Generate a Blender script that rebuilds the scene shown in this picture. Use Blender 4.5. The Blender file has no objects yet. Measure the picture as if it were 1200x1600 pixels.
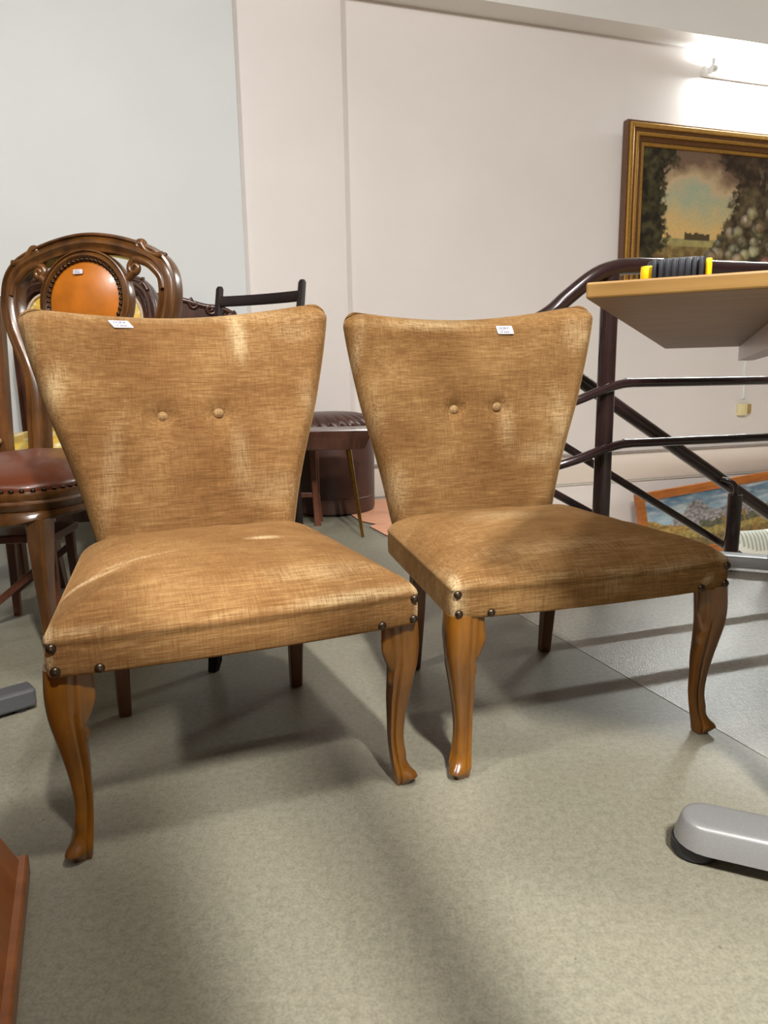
import bpy, bmesh, math, random
from mathutils import Vector, Matrix, noise
random.seed(7)
PI = math.pi
S = bpy.context.scene
COL = S.collection

# ------------------------------------------------------------------ camera
cam_d = bpy.data.cameras.new('camera'); cam = bpy.data.objects.new('camera', cam_d); COL.objects.link(cam)
cam_d.sensor_fit = 'VERTICAL'; cam_d.sensor_height = 36.0; cam_d.sensor_width = 27.0
cam_d.lens = 1105.0 / 1600.0 * 36.0
cam_d.clip_start = 0.02
cam.location = (0, 0, 0.6388)
cam.rotation_euler = (Matrix.Rotation(PI/2 - math.radians(10.59), 4, 'X') @ Matrix.Rotation(math.radians(-0.983), 4, 'Z')).to_euler()
S.camera = cam

# ------------------------------------------------------------------ world, exposure
w = bpy.data.worlds.new('world'); S.world = w; w.use_nodes = True
w.node_tree.nodes['Background'].inputs[0].default_value = (0.9, 0.93, 1.0, 1)
w.node_tree.nodes['Background'].inputs[1].default_value = 0.02
S.view_settings.view_transform = 'Standard'; S.view_settings.look = 'None'
S.view_settings.gamma = 1.0; S.view_settings.use_curve_mapping = False
S.view_settings.exposure = 0.0

# wall frame: along the back wall (a), out of it towards the room (d), up (z)
WA = math.radians(17.5)
WT = Vector((math.cos(WA), math.sin(WA), 0)); WN = Vector((math.sin(WA), -math.cos(WA), 0))
P0 = Vector((0.0, 3.9, 0))
def W(a, d, z): return P0 + WT*a + WN*d + Vector((0, 0, z))

def lamp(name, loc, energy, size, color):
    """a point light at ceiling height, it lights all round"""
    l = bpy.data.lights.new(name, 'POINT'); l.shadow_soft_size = size; l.energy = energy; l.color = color
    o = bpy.data.objects.new(name, l); COL.objects.link(o); o.location = loc
    return o
lamp('ceiling_lamp_left', (-1.55, -0.15, 2.80), 175, 0.12, (1.0, 0.985, 0.96))
lamp('fill_lamp_right', (0.55, 0.55, 2.80), 118, 0.12, (1.0, 0.98, 0.95))  # added fill light, brightens the walls and the right chair's seat
ad_ = bpy.data.lights.new('ceiling_panel', 'AREA'); ad_.shape = 'RECTANGLE'; ad_.size = 0.45; ad_.size_y = 0.12; ad_.energy = 230; ad_.color = (1.0, 0.98, 0.94)
ao_ = bpy.data.objects.new('ceiling_panel', ad_); COL.objects.link(ao_); ao_.location = (0.64, -1.00, 2.85); ao_.rotation_euler = (0, 0, math.radians(-70.5))
WALL_TUBE = 45.0

# ------------------------------------------------------------------ materials
def srgb(c):
    return tuple(((x/255.0)/12.92 if x/255.0 <= 0.04045 else ((x/255.0+0.055)/1.055)**2.4) for x in c) + (1.0,)
def mat(name):
    m = bpy.data.materials.new(name); m.use_nodes = True
    nt = m.node_tree; b = nt.nodes['Principled BSDF']
    return m, nt, b
def node(nt, typ, **kw):
    n = nt.nodes.new(typ)
    for k, v in kw.items():
        if k in n.inputs: n.inputs[k].default_value = v
        else: setattr(n, k, v)
    return n
def texco(nt, scale=(1, 1, 1), kind='Object', rot=(0, 0, 0)):
    tc = node(nt, 'ShaderNodeTexCoord'); mp = node(nt, 'ShaderNodeMapping')
    mp.inputs['Scale'].default_value = scale; mp.inputs['Rotation'].default_value = rot
    nt.links.new(tc.outputs[kind], mp.inputs['Vector']); return mp.outputs['Vector']
def noise_n(nt, vec, scale, detail=4, rough=0.55):
    n = node(nt, 'ShaderNodeTexNoise'); n.inputs['Scale'].default_value = scale
    n.inputs['Detail'].default_value = detail; n.inputs['Roughness'].default_value = rough
    nt.links.new(vec, n.inputs['Vector']); return n.outputs['Fac']
def ramp(nt, fac, stops):
    r = node(nt, 'ShaderNodeValToRGB'); e = r.color_ramp.elements
    e[0].position, e[0].color = stops[0]; e[1].position, e[1].color = stops[-1]
    for p, c in stops[1:-1]:
        x = e.new(p); x.color = c
    nt.links.new(fac, r.inputs['Fac']); return r.outputs['Color']
def mixc(nt, fac, a, b, typ='MIX'):
    m = node(nt, 'ShaderNodeMix', data_type='RGBA', blend_type=typ)
    for s, v in ((0, fac), (6, a), (7, b)):
        if hasattr(v, 'is_output'): nt.links.new(v, m.inputs[s])
        else: m.inputs[s].default_value = v
    return m.outputs[2]
def mathn(nt, op, a, b=0.5):
    m = node(nt, 'ShaderNodeMath', operation=op)
    for i, v in enumerate((a, b)):
        if hasattr(v, 'is_output'): nt.links.new(v, m.inputs[i])
        else: m.inputs[i].default_value = v
    return m.outputs[0]
def bump(nt, b, h, strength, dist=0.01):
    n = node(nt, 'ShaderNodeBump'); n.inputs['Strength'].default_value = strength; n.inputs['Distance'].default_value = dist
    nt.links.new(h, n.inputs['Height']); nt.links.new(n.outputs['Normal'], b.inputs['Normal'])

def plain(name, c, rough=0.5, metal=0.0, var=0.12, scale=40, bmp=0.05, spec=None, coat=0):
    m, nt, b = mat(name)
    v = texco(nt); n = noise_n(nt, v, scale)
    c0 = tuple(x*(1-var) for x in c[:3]) + (1,); c1 = tuple(min(1, x*(1+var)) for x in c[:3]) + (1,)
    nt.links.new(ramp(nt, n, [(0.3, c0), (0.7, c1)]), b.inputs['Base Color'])
    b.inputs['Roughness'].default_value = rough; b.inputs['Metallic'].default_value = metal
    if spec is not None: b.inputs['Specular IOR Level'].default_value = spec
    if coat: b.inputs['Coat Weight'].default_value = coat; b.inputs['Coat Roughness'].default_value = 0.02
    if bmp: bump(nt, b, n, bmp, 0.002)
    return m
def wood(name, dark, light, grain=(6, 6, 60), rough=0.35, coat=0.3, rot=(0, 0, 0)):
    m, nt, b = mat(name)
    v = texco(nt, grain, rot=rot); n1 = noise_n(nt, v, 1.0, 6, 0.6)
    v2 = texco(nt); n2 = noise_n(nt, v2, 9.0, 3)
    f = mathn(nt, 'ADD', mathn(nt, 'MULTIPLY', n1, 0.7), mathn(nt, 'MULTIPLY', n2, 0.3))
    nt.links.new(ramp(nt, f, [(0.32, dark), (0.68, light)]), b.inputs['Base Color'])
    b.inputs['Roughness'].default_value = rough
    b.inputs['Coat Weight'].default_value = coat; b.inputs['Coat Roughness'].default_value = 0.2
    bump(nt, b, n1, 0.08, 0.002)
    return m
def velvet(name, dark, mid, light, worn):
    """short-pile velvet: fine horizontal slubs over a finer vertical warp, big soft nap marks, worn pale where 'wear' says"""
    m, nt, b = mat(name)
    vs = texco(nt, (20, 380, 380)); slub = noise_n(nt, vs, 1.0, 5, 0.7)
    vm = texco(nt, (7, 70, 70)); band = noise_n(nt, vm, 1.0, 4, 0.6)
    vv = texco(nt, (440, 40, 40)); warp = noise_n(nt, vv, 1.0, 4, 0.65)
    vb = texco(nt, (1, 1, 1)); blot = noise_n(nt, vb, 6.0, 4, 0.55)
    f = mathn(nt, 'ADD', mathn(nt, 'MULTIPLY', slub, 0.40), mathn(nt, 'MULTIPLY', warp, 0.18))
    f = mathn(nt, 'ADD', f, mathn(nt, 'MULTIPLY', blot, 0.32))
    f = mathn(nt, 'ADD', f, mathn(nt, 'MULTIPLY', band, 0.10))
    col = ramp(nt, f, [(0.40, dark), (0.51, mid), (0.63, light)])
    at = node(nt, 'ShaderNodeAttribute', attribute_name='wear')
    thr = mathn(nt, 'SUBTRACT', mathn(nt, 'ADD', mathn(nt, 'MULTIPLY', slub, 2.2), mathn(nt, 'MULTIPLY', warp, 1.8)), 1.25)
    thr = mathn(nt, 'MULTIPLY', at.outputs['Fac'], thr)
    thr = mathn(nt, 'SUBTRACT', thr, mathn(nt, 'MULTIPLY', blot, 0.12))
    mx = node(nt, 'ShaderNodeMath', operation='MINIMUM'); nt.links.new(thr, mx.inputs[0]); mx.inputs[1].default_value = 0.9
    mx2 = node(nt, 'ShaderNodeMath', operation='MAXIMUM'); nt.links.new(mx.outputs[0], mx2.inputs[0]); mx2.inputs[1].default_value = 0.0
    col = mixc(nt, mx2.outputs[0], col, worn)
    nt.links.new(col, b.inputs['Base Color'])
    b.inputs['Roughness'].default_value = 0.9; b.inputs['Specular IOR Level'].default_value = 0.1
    b.inputs['Sheen Weight'].default_value = 0.75; b.inputs['Sheen Roughness'].default_value = 0.32
    b.inputs['Sheen Tint'].default_value = light
    h = mathn(nt, 'ADD', mathn(nt, 'MULTIPLY', slub, 0.7), mathn(nt, 'MULTIPLY', warp, 0.5))
    bump(nt, b, h, 0.30, 0.003)
    return m
def floor_mat(name, tone, rough, bs):
    m, nt, b = mat(name)
    v = texco(nt)
    n1 = noise_n(nt, v, 260, 3, 0.6); n2 = noise_n(nt, v, 3.0, 5, 0.6); n3 = noise_n(nt, v, 90, 2)
    f = mathn(nt, 'ADD', mathn(nt, 'MULTIPLY', n1, 0.6), mathn(nt, 'MULTIPLY', n3, 0.4))
    lo = tuple(x*0.72 for x in tone[:3]) + (1,); hi = tuple(min(1, x*1.25) for x in tone[:3]) + (1,)
    c = ramp(nt, f, [(0.36, lo), (0.5, tone), (0.64, hi)])
    c = mixc(nt, mathn(nt, 'MULTIPLY', n2, 0.28), c, srgb((150, 132, 112)))
    sp = noise_n(nt, v, 55, 1)                       # sparse dark specks of dirt
    k = mathn(nt, 'GREATER_THAN', sp, 0.80)
    c = mixc(nt, mathn(nt, 'MULTIPLY', k, 0.5), c, srgb((60, 55, 48)))
    nt.links.new(c, b.inputs['Base Color'])
    b.inputs['Roughness'].default_value = rough
    bump(nt, b, n1, bs, 0.003)
    return m
def attr_mat(name, rough=0.4, attr='paint', grain=300, coat=0.0):
    m, nt, b = mat(name)
    at = node(nt, 'ShaderNodeAttribute', attribute_name=attr)
    v = texco(nt); n = noise_n(nt, v, grain, 3)
    g = ramp(nt, n, [(0.3, (0.85, 0.85, 0.85, 1)), (0.7, (1.12, 1.12, 1.12, 1))])
    nt.links.new(mixc(nt, 1.0, at.outputs['Color'], g, 'MULTIPLY'), b.inputs['Base Color'])
    b.inputs['Roughness'].default_value = rough; b.inputs['Coat Weight'].default_value = coat
    bump(nt, b, n, 0.1, 0.002)
    return m
def wall_mat(name, c):
    m, nt, b = mat(name)
    v = texco(nt); n = noise_n(nt, v, 1.3, 4); f = noise_n(nt, v, 180, 2)
    c0 = tuple(x*0.97 for x in c[:3]) + (1,); c1 = tuple(min(1, x*1.02) for x in c[:3]) + (1,)
    nt.links.new(ramp(nt, n, [(0.35, c0), (0.65, c1)]), b.inputs['Base Color'])
    b.inputs['Roughness'].default_value = 0.75; b.inputs['Specular IOR Level'].default_value = 0.25
    bump(nt, b, f, 0.04, 0.002)
    return m

M_WALL = wall_mat('wall_paint', srgb((230, 223, 219)))
M_WALL_L = wall_mat('wall_paint_cool', srgb((220, 223, 223)))
M_CEIL = wall_mat('ceiling_paint', srgb((232, 230, 226)))
M_CEIL2 = wall_mat('ceiling_boards', srgb((150, 146, 140)))
M_FAR = wall_mat('far_wall_paint', srgb((96, 86, 74)))
M_BASE = wall_mat('plinth_paint', srgb((226, 214, 202)))
M_FLOOR = floor_mat('vinyl_floor', srgb((123, 122, 107)), 0.42, 0.12)
M_FLOOR2 = floor_mat('vinyl_floor_glossy', srgb((142, 140, 129)), 0.27, 0.35)
for m_ in (M_FLOOR2,): m_.node_tree.nodes['Principled BSDF'].inputs['Specular IOR Level'].default_value = 0.9
M_VELVET = velvet('gold_velvet', srgb((104, 71, 39)), srgb((131, 96, 58)), srgb((164, 130, 87)), srgb((212, 189, 146)))
M_VELVET2 = velvet('gold_velvet_dull', srgb((102, 71, 39)), srgb((129, 96, 58)), srgb((162, 130, 88)), srgb((208, 186, 144)))
M_LEG = wood('honey_varnish', srgb((80, 45, 8)), srgb((136, 86, 20)), (30, 30, 5), 0.3, 0.4)
M_LEG_REAR = wood('brown_varnish', srgb((74, 42, 20)), srgb((116, 72, 36)), (30, 30, 5), 0.35, 0.3)
M_STUD = plain('stud_bronze', srgb((70, 58, 46)), 0.35, 0.8, 0.3, 200)
M_TAG = plain('tag_paper', srgb((206, 204, 212)), 0.6, 0, 0.02)
M_INK = plain('tag_ink', srgb((48, 34, 66)), 0.7, 0, 0.1)
M_WALNUT = wood('carved_walnut', srgb((48, 26, 10)), srgb((112, 70, 28)), (25, 25, 6), 0.28, 0.5)
M_MAHOG = wood('dark_mahogany', srgb((40, 20, 14)), srgb((84, 48, 34)), (25, 25, 6), 0.25, 0.5)
M_EBONY = wood('ebonised_wood', srgb((14, 8, 7)), srgb((32, 19, 16)), (20, 20, 5), 0.6, 0.0); M_EBONY.node_tree.nodes['Principled BSDF'].inputs['Specular IOR Level'].default_value = 0.2
M_REDWOOD = wood('red_brown_wood', srgb((70, 36, 22)), srgb((112, 64, 42)), (25, 25, 6), 0.4, 0.2)
M_LEATHER = plain('cognac_leather', srgb((172, 98, 22)), 0.32, 0, 0.18, 14, 0.12, None, 0.2)
M_LEATHER_S = plain('seat_leather', srgb((86, 38, 12)), 0.38, 0, 0.15, 10, 0.1, None, 0.1)
M_POUF = plain('pouf_leather', srgb((70, 44, 36)), 0.4, 0, 0.15, 20, 0.15)
M_NAIL = plain('dark_nail', srgb((46, 34, 28)), 0.25, 0.7, 0.3, 200)
M_RAIL = plain('rail_paint', srgb((46, 30, 30)), 0.22, 0, 0.15, 60, 0.04, None, 0.4)
M_MAPLE = wood('worktop_edge', srgb((132, 98, 50)), srgb((164, 128, 74)), (5, 5, 90), 0.4, 0.15)
M_UNDER = wood('worktop_underside', srgb((112, 80, 42)), srgb((140, 106, 64)), (5, 60, 5), 0.5, 0.05)
M_GREY = plain('grey_powder_coat', srgb((148, 148, 148)), 0.38, 0.35, 0.05, 300, 0.03)
M_GREYD = plain('dark_grey_metal', srgb((96, 96, 98)), 0.4, 0.4, 0.06, 300, 0.03)
M_STEEL = plain('frame_steel', srgb((186, 178, 174)), 0.35, 0.5, 0.05, 80, 0.02)
M_RUBBER = plain('black_rubber', srgb((34, 34, 38)), 0.6, 0, 0.25, 120, 0.1)
M_TYEL = plain('tape_yellow', srgb((242, 196, 16)), 0.4, 0, 0.05)
M_TBLK = plain('tape_black', srgb((34, 37, 46)), 0.5, 0, 0.2, 200, 0.1)
M_CHROME = plain('chrome', srgb((190, 190, 195)), 0.2, 1.0, 0.05)
M_BRASS = plain('brass', srgb((150, 112, 50)), 0.25, 1.0, 0.15)
M_GILT = plain('gilt', srgb((186, 140, 68)), 0.35, 0.55, 0.15, 60, 0.1)
M_FRAMED = plain('frame_brown', srgb((96, 62, 32)), 0.35, 0, 0.2, 60, 0.1, None, 0.2)
M_PINE = wood('pine_frame', srgb((132, 72, 26)), srgb((186, 112, 50)), (4, 40, 40), 0.4, 0.2)
M_BOARD = wood('orange_plywood', srgb((196, 136, 104)), srgb((224, 166, 132)), (8, 50, 50), 0.55, 0.0)
M_BOARDE = plain('board_edge', srgb((66, 46, 36)), 0.8)
M_DESK = wood('orange_brown_desk', srgb((112, 60, 22)), srgb((158, 94, 44)), (30, 6, 6), 0.4, 0.2)
M_RUSH = wood('rush_straw', srgb((140, 112, 66)), srgb((196, 170, 120)), (60, 4, 60), 0.8, 0.0)
M_PLAST = plain('cream_plastic', srgb((236, 222, 172)), 0.45, 0, 0.03)
M_SOCK = plain('socket_face', srgb((176, 146, 84)), 0.5, 0, 0.05)
M_WHITE = plain('white_plastic', srgb((232, 232, 230)), 0.4, 0, 0.02)
M_CURB = plain('curb_white', srgb((214, 212, 208)), 0.5, 0, 0.04)
M_TUBE, nt_, b_ = mat('lit_tube')
b_.inputs['Emission Color'].default_value = (0.95, 1.0, 0.98, 1); b_.inputs['Emission Strength'].default_value = 300
b_.inputs['Base Color'].default_value = (1, 1, 1, 1)
nn_ = noise_n(nt_, texco(nt_), 5.0); nt_.links.new(ramp(nt_, nn_, [(0, (.9, .9, .9, 1)), (1, (1, 1, 1, 1))]), b_.inputs['Base Color'])
M_CANVAS = attr_mat('oil_canvas', 0.35, grain=220, coat=0.1)
M_CANVAS2 = attr_mat('landscape_canvas', 0.5, grain=200)
M_STRIPE = attr_mat('striped_cloth', 0.8, grain=400)

# ------------------------------------------------------------------ mesh helpers
def link(name, me, m, parent=None, smooth=True):
    o = bpy.data.objects.new(name, me); COL.objects.link(o)
    if m is not None: me.materials.append(m)
    if smooth:
        me.polygons.foreach_set('use_smooth', [True]*len(me.polygons))
    if parent is not None: o.parent = parent
    return o
def from_py(name, V, F, m, parent=None, smooth=True):
    me = bpy.data.meshes.new(name); me.from_pydata([tuple(v) for v in V], [], F); me.update()
    bm = bmesh.new(); bm.from_mesh(me); bmesh.ops.recalc_face_normals(bm, faces=bm.faces); bm.to_mesh(me); bm.free()
    return link(name, me, m, parent, smooth)
def sharp(o, ang=35):
    me = o.data
    bm = bmesh.new(); bm.from_mesh(me)
    for e in bm.edges:
        if len(e.link_faces) == 2 and e.calc_face_angle(0) > math.radians(ang): e.smooth = False
    bm.to_mesh(me); bm.free(); return o
def empty(name, label, cat, loc=(0, 0, 0), rz=0.0, group=None):
    o = bpy.data.objects.new(name, None); COL.objects.link(o); o.empty_display_size = 0.05
    o.location = loc; o.rotation_euler = (0, 0, rz); o['label'] = label; o['category'] = cat
    if group: o['group'] = group
    return o
def tag(o, label, cat, group=None):
    o['label'] = label; o['category'] = cat
    if group: o['group'] = group
    return o
class MB:
    """collects shapes into one mesh"""
    def __init__(s): s.V = []; s.F = []
    def add(s, V, F):
        k = len(s.V); s.V += [Vector(v) for v in V]; s.F += [tuple(i+k for i in f) for f in F]; return s
    def box(s, c, d, rz=0.0, bev=0.0, R=None):
        bm = bmesh.new(); bmesh.ops.create_cube(bm, size=1.0)
        for v in bm.verts: v.co = Vector((v.co.x*d[0], v.co.y*d[1], v.co.z*d[2]))
        if bev > 0: bmesh.ops.bevel(bm, geom=list(bm.edges), offset=bev, segments=2, affect='EDGES', profile=0.5)
        M = Matrix.Translation(Vector(c)) @ (R.to_4x4() if R is not None else Matrix.Rotation(rz, 4, 'Z'))
        bm.verts.index_update()
        s.add([M @ v.co for v in bm.verts], [tuple(v.index for v in f.verts) for f in bm.faces]); bm.free(); return s
    def beam(s, p, q, wx, wz, bev=0.002, up=(0, 0, 1)):
        p = Vector(p); q = Vector(q); t = (q-p); L = t.length; t.normalize()
        x = Vector(up).cross(t)
        if x.length < 1e-4: x = Vector((1, 0, 0)).cross(t)
        x.normalize(); y = t.cross(x)
        R = Matrix((x, y, t)).transposed()
        return s.box((p+q)/2, (wx, wz, L), bev=bev, R=R)
    def tube(s, pts, r, n=12, caps=True, up=None):
        pts = [Vector(p) for p in pts]; N = len(pts); rr = r if isinstance(r, (list, tuple)) else [r]*N
        k = len(s.V); nrm = None
        for i, p in enumerate(pts):
            t = (pts[min(i+1, N-1)] - pts[max(i-1, 0)]).normalized()
            if nrm is None:
                a = Vector((0, 0, 1)) if abs(t.z) < 0.9 else Vector((1, 0, 0)); nrm = (a - t*a.dot(t)).normalized()
            else: nrm = (nrm - t*nrm.dot(t)).normalized()
            b = t.cross(nrm)
            for j in range(n):
                th = 2*PI*j/n; s.V.append(p + (nrm*math.cos(th)+b*math.sin(th))*rr[i])
        for i in range(N-1):
            for j in range(n):
                s.F.append((k+i*n+j, k+i*n+(j+1) % n, k+(i+1)*n+(j+1) % n, k+(i+1)*n+j))
        if caps: s.F.append(tuple(k+j for j in range(n))[::-1]); s.F.append(tuple(k+(N-1)*n+j for j in range(n)))
        return s
    def sweep(s, pts, prof, plane_n, closed=False):
        """profile [(u,v)] : u along the in-plane side normal, v along plane_n"""
        pts = [Vector(p) for p in pts]; N = len(pts); k = len(s.V); pn = Vector(plane_n).normalized()
        for i, p in enumerate(pts):
            a = pts[(i-1) % N] if (closed or i > 0) else pts[0]; b = pts[(i+1) % N] if (closed or i < N-1) else pts[-1]
            t = (b-a).normalized(); u = t.cross(pn).normalized()
            pr = prof(i/(N-1)) if callable(prof) else prof
            n = len(pr)
            for (x, y) in pr: s.V.append(p+u*x+pn*y)
        for i in range(N if closed else N-1):
            for j in range(n):
                i2 = (i+1) % N
                s.F.append((k+i*n+j, k+i*n+(j+1) % n, k+i2*n+(j+1) % n, k+i2*n+j))
        if not closed: s.F.append(tuple(k+j for j in range(n))[::-1]); s.F.append(tuple(k+(N-1)*n+j for j in range(n)))
        return s
    def loft(s, rings, cap0=True, cap1=True):
        k = len(s.V); n = len(rings[0])
        for r in rings: s.V += [Vector(v) for v in r]
        for i in range(len(rings)-1):
            for j in range(n):
                s.F.append((k+i*n+j, k+i*n+(j+1) % n, k+(i+1)*n+(j+1) % n, k+(i+1)*n+j))
        if cap0: s.F.append(tuple(k+j for j in range(n))[::-1])
        if cap1: s.F.append(tuple(k+(len(rings)-1)*n+j for j in range(n)))
        return s
    def lathe(s, prof, c=(0, 0, 0), n=24, R=None):
        c = Vector(c); R = R or Matrix.Identity(3)
        rings = [[c + R @ Vector((r*math.cos(2*PI*j/n), r*math.sin(2*PI*j/n), z)) for j in range(n)] for r, z in prof]
        return s.loft(rings, True, True)
    def sphere(s, c, r, n=12, m=7, sc=(1, 1, 1), R=None):
        c = Vector(c); R = R or Matrix.Identity(3)
        rings = []
        for i in range(m+1):
            a = -PI/2 + PI*i/m; a = max(-PI/2+0.02, min(PI/2-0.02, a))
            rings.append([c + R @ Vector((r*sc[0]*math.cos(a)*math.cos(2*PI*j/n), r*sc[1]*math.cos(a)*math.sin(2*PI*j/n), r*sc[2]*math.sin(a))) for j in range(n)])
        return s.loft(rings)
    def build(s, name, m, parent=None, smooth=True, ang=40):
        o = from_py(name, s.V, s.F, m, parent, smooth)
        if smooth: sharp(o, ang)
        return o
def smooth_path(pts, n=8):
    """Catmull-Rom through the points"""
    P = [Vector(p) for p in pts]; out = []
    for i in range(len(P)-1):
        p0 = P[i-1] if i > 0 else P[i]*2-P[i+1]; p1 = P[i]; p2 = P[i+1]; p3 = P[i+2] if i+2 < len(P) else P[i+1]*2-P[i]
        for k in range(n):
            t = k/n
            out.append(0.5*((2*p1)+(p2-p0)*t+(2*p0-5*p1+4*p2-p3)*t*t+(3*p1-p0-3*p2+p3)*t**3))
    out.append(P[-1]); return out
def lerp_tab(tab, x):
    if x <= tab[0][0]: return tab[0][1]
    for (a, fa), (b, fb) in zip(tab, tab[1:]):
        if x <= b:
            t = (x-a)/(b-a); return fa+(fb-fa)*t
    return tab[-1][1]
def smooth_tab(tab, x):
    n = len(tab)
    if x <= tab[0][0]: return tab[0][1]
    if x >= tab[-1][0]: return tab[-1][1]
    for i in range(n-1):
        if x <= tab[i+1][0]:
            a, fa = tab[i]; b, fb = tab[i+1]
            ma = (fb-tab[i-1][1])/(b-tab[i-1][0]) if i > 0 else (fb-fa)/(b-a)
            mb = (tab[i+2][1]-fa)/(tab[i+2][0]-a) if i+2 < n else (fb-fa)/(b-a)
            h = b-a; t = (x-a)/h
            return (2*t**3-3*t*t+1)*fa+(t**3-2*t*t+t)*h*ma+(-2*t**3+3*t*t)*fb+(t**3-t*t)*h*mb
def wear(o, fn):
    a = o.data.attributes.new('wear', 'FLOAT', 'POINT')
    a.data.foreach_set('value', [max(0.0, min(1.0, fn(v.co))) for v in o.data.vertices])
def paint(o, fn, name='paint'):
    a = o.data.attributes.new(name, 'FLOAT_COLOR', 'POINT')
    buf = []
    for v in o.data.vertices: buf += list(fn(v.co))
    a.data.foreach_set('color', buf)
def struct(o): o['kind'] = 'structure'; return o
def G(x, y, cx, cy, sx, sy, rot=0.0):
    dx, dy = x-cx, y-cy
    if rot: dx, dy = dx*math.cos(rot)+dy*math.sin(rot), -dx*math.sin(rot)+dy*math.cos(rot)
    return math.exp(-(dx/sx)**2-(dy/sy)**2)
def writing(name, text, size, loc, R, m, parent):
    cu = bpy.data.curves.new(name, 'FONT'); cu.body = text; cu.size = size; cu.align_x = 'LEFT'; cu.shear = 0.2
    t = bpy.data.objects.new(name, cu); COL.objects.link(t)
    dg = bpy.context.evaluated_depsgraph_get(); me = bpy.data.meshes.new_from_object(t.evaluated_get(dg))
    bpy.data.objects.remove(t)
    me.materials.clear()
    o = link(name, me, m, parent, False); o.location = loc; o.rotation_euler = R.to_euler(); return o
def price_tag(parent, c, ex, ez, wd, hg, lines, skew=0.0):
    """a small adhesive label: ex along its width, ez up, rounded corners"""
    ex = Vector(ex).normalized(); ez = Vector(ez); ez = (ez-ex*ez.dot(ex)).normalized(); n = ex.cross(ez).normalized()
    R = Matrix((ex, ez, n)).transposed()
    out = []; r = 0.002
    for (sx, sy, a0) in ((1, 1, 0), (-1, 1, PI/2), (-1, -1, PI), (1, -1, 3*PI/2)):
        for k in range(4):
            a = a0+PI/2*k/3
            x = sx*(wd/2-r)+r*math.cos(a); y = sy*(hg/2-r)+r*math.sin(a); out.append((x - skew*y, y))
    mb = MB(); mb.loft([[Vector(c)+R @ Vector((x, y, -0.0015)) for x, y in out], [Vector(c)+R @ Vector((x, y, 0.0008)) for x, y in out]])
    t = mb.build('price_tag', M_TAG, parent, False); t['label'] = 'small white paper price tag with handwriting'
    for i, s in enumerate(lines):
        writing('handwriting', s, hg*0.46, Vector(c)+R @ Vector((-wd*0.42+i*wd*0.06, hg*(0.06-0.44*i), 0.0012)), R, M_INK, t)
    return t

# ------------------------------------------------------------------ setting
def wall_slab(name, a0, a1, d0, d1, z0, z1, m, bev=0.0):
    c = (W(a0, d0, z0)+W(a1, d1, z1))/2
    return struct(MB().box(c, (a1-a0, d1-d0, z1-z0), WA, bev).build(name, m, None, bev > 0))
# stairwell behind the railing: the floor is cut out there
A_WELL = 0.42; D_WELL = 1.82; Z_WELL = -0.55; AR = 3.7; AL = -3.4; DF = 8.0
def poly_floor(name, pts, m, z=0.0, th=0.12):
    V = [Vector((x, y, z)) for x, y in pts]; n = len(V)
    V += [v-Vector((0, 0, th)) for v in V]
    F = [tuple(range(n)), tuple(range(2*n-1, n-1, -1))]+[(i, (i+1) % n, n+(i+1) % n, n+i) for i in range(n)]
    return from_py(name, V, F, m, None, False)
def xy(a, d): p = W(a, d, 0); return (p.x, p.y)
# two vinyl sheets; the seam runs from the back wall under the right chair towards the lower right
s0 = Vector((0.377, 1.816)); sd = (Vector((0.607, 1.184))-s0).normalized()
wn2 = WN.xy; k0 = -((s0-P0.xy).dot(wn2))/sd.dot(wn2); k1 = (DF-(s0-P0.xy).dot(wn2))/sd.dot(wn2)
SEB = s0+sd*k0; SEF = s0+sd*k1; gap = Vector((-sd.y, sd.x))*0.0011
struct(poly_floor('floor', [xy(AL, 0.0), tuple(SEB-gap), tuple(SEF-gap), xy(AL, DF)], M_FLOOR))
struct(poly_floor('floor_right', [tuple(SEB+gap), xy(A_WELL, 0.0), xy(A_WELL, D_WELL), xy(AR, D_WELL), xy(AR, DF), tuple(SEF+gap)], M_FLOOR2))
struct(poly_floor('floor_stairwell', [xy(A_WELL, 0.0), xy(AR, 0.0), xy(AR, D_WELL), xy(A_WELL, D_WELL)], M_BASE, Z_WELL))
wall_slab('trim_1', A_WELL-0.05, A_WELL, 0.0, D_WELL, Z_WELL, -0.121, M_BASE)
wall_slab('trim_5', A_WELL, AR, D_WELL, D_WELL+0.05, Z_WELL, -0.121, M_BASE)
wall_slab('wall_back', AL, AR, -0.2, 0.0, Z_WELL-0.1, 3.0, M_WALL)
wall_slab('wall_pilaster', -0.72, -0.191, 0.0, 0.055, 0.0, 2.48, M_WALL, 0.006)
wall_slab('wall_left_pier', AL, -0.711, 0.0, 0.10, 0.0, 3.0, M_WALL_L, 0.012)
wall_slab('wall_left', AL-0.2, AL, -0.2, DF, 0, 3.0, M_FAR)
wall_slab('wall_right', AR, AR+0.2, -0.2, DF, -0.5, 3.0, M_FAR)
wall_slab('wall_front', AL-0.2, AR+0.2, DF, DF+0.2, 0, 3.0, M_FAR)
wall_slab('ceiling', AL-0.2, AR+0.2, -0.2, DF+0.2, 3.0, 3.15, M_CEIL2)
wall_slab('trim_2', AL, AR, 0.0, 0.15, 2.48, 3.0, M_CEIL)          # dropped beam along the wall
wall_slab('baseboard_back', -0.191, AR, 0.0, 0.012, 0.0, 0.170, M_BASE, 0.003)
wall_slab('trim_3', -0.191, AR, 0.0, 0.022, 0.164, 0.180, plain('grey_ledge', srgb((150, 140, 132)), 0.8), 0.002)  # plain grey strip along the top of the baseboard
wall_slab('trim_4', A_WELL, AR, 0.0, 0.010, -0.012, -0.001, plain('skirting_line', srgb((200, 196, 186)), 0.7))
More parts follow.
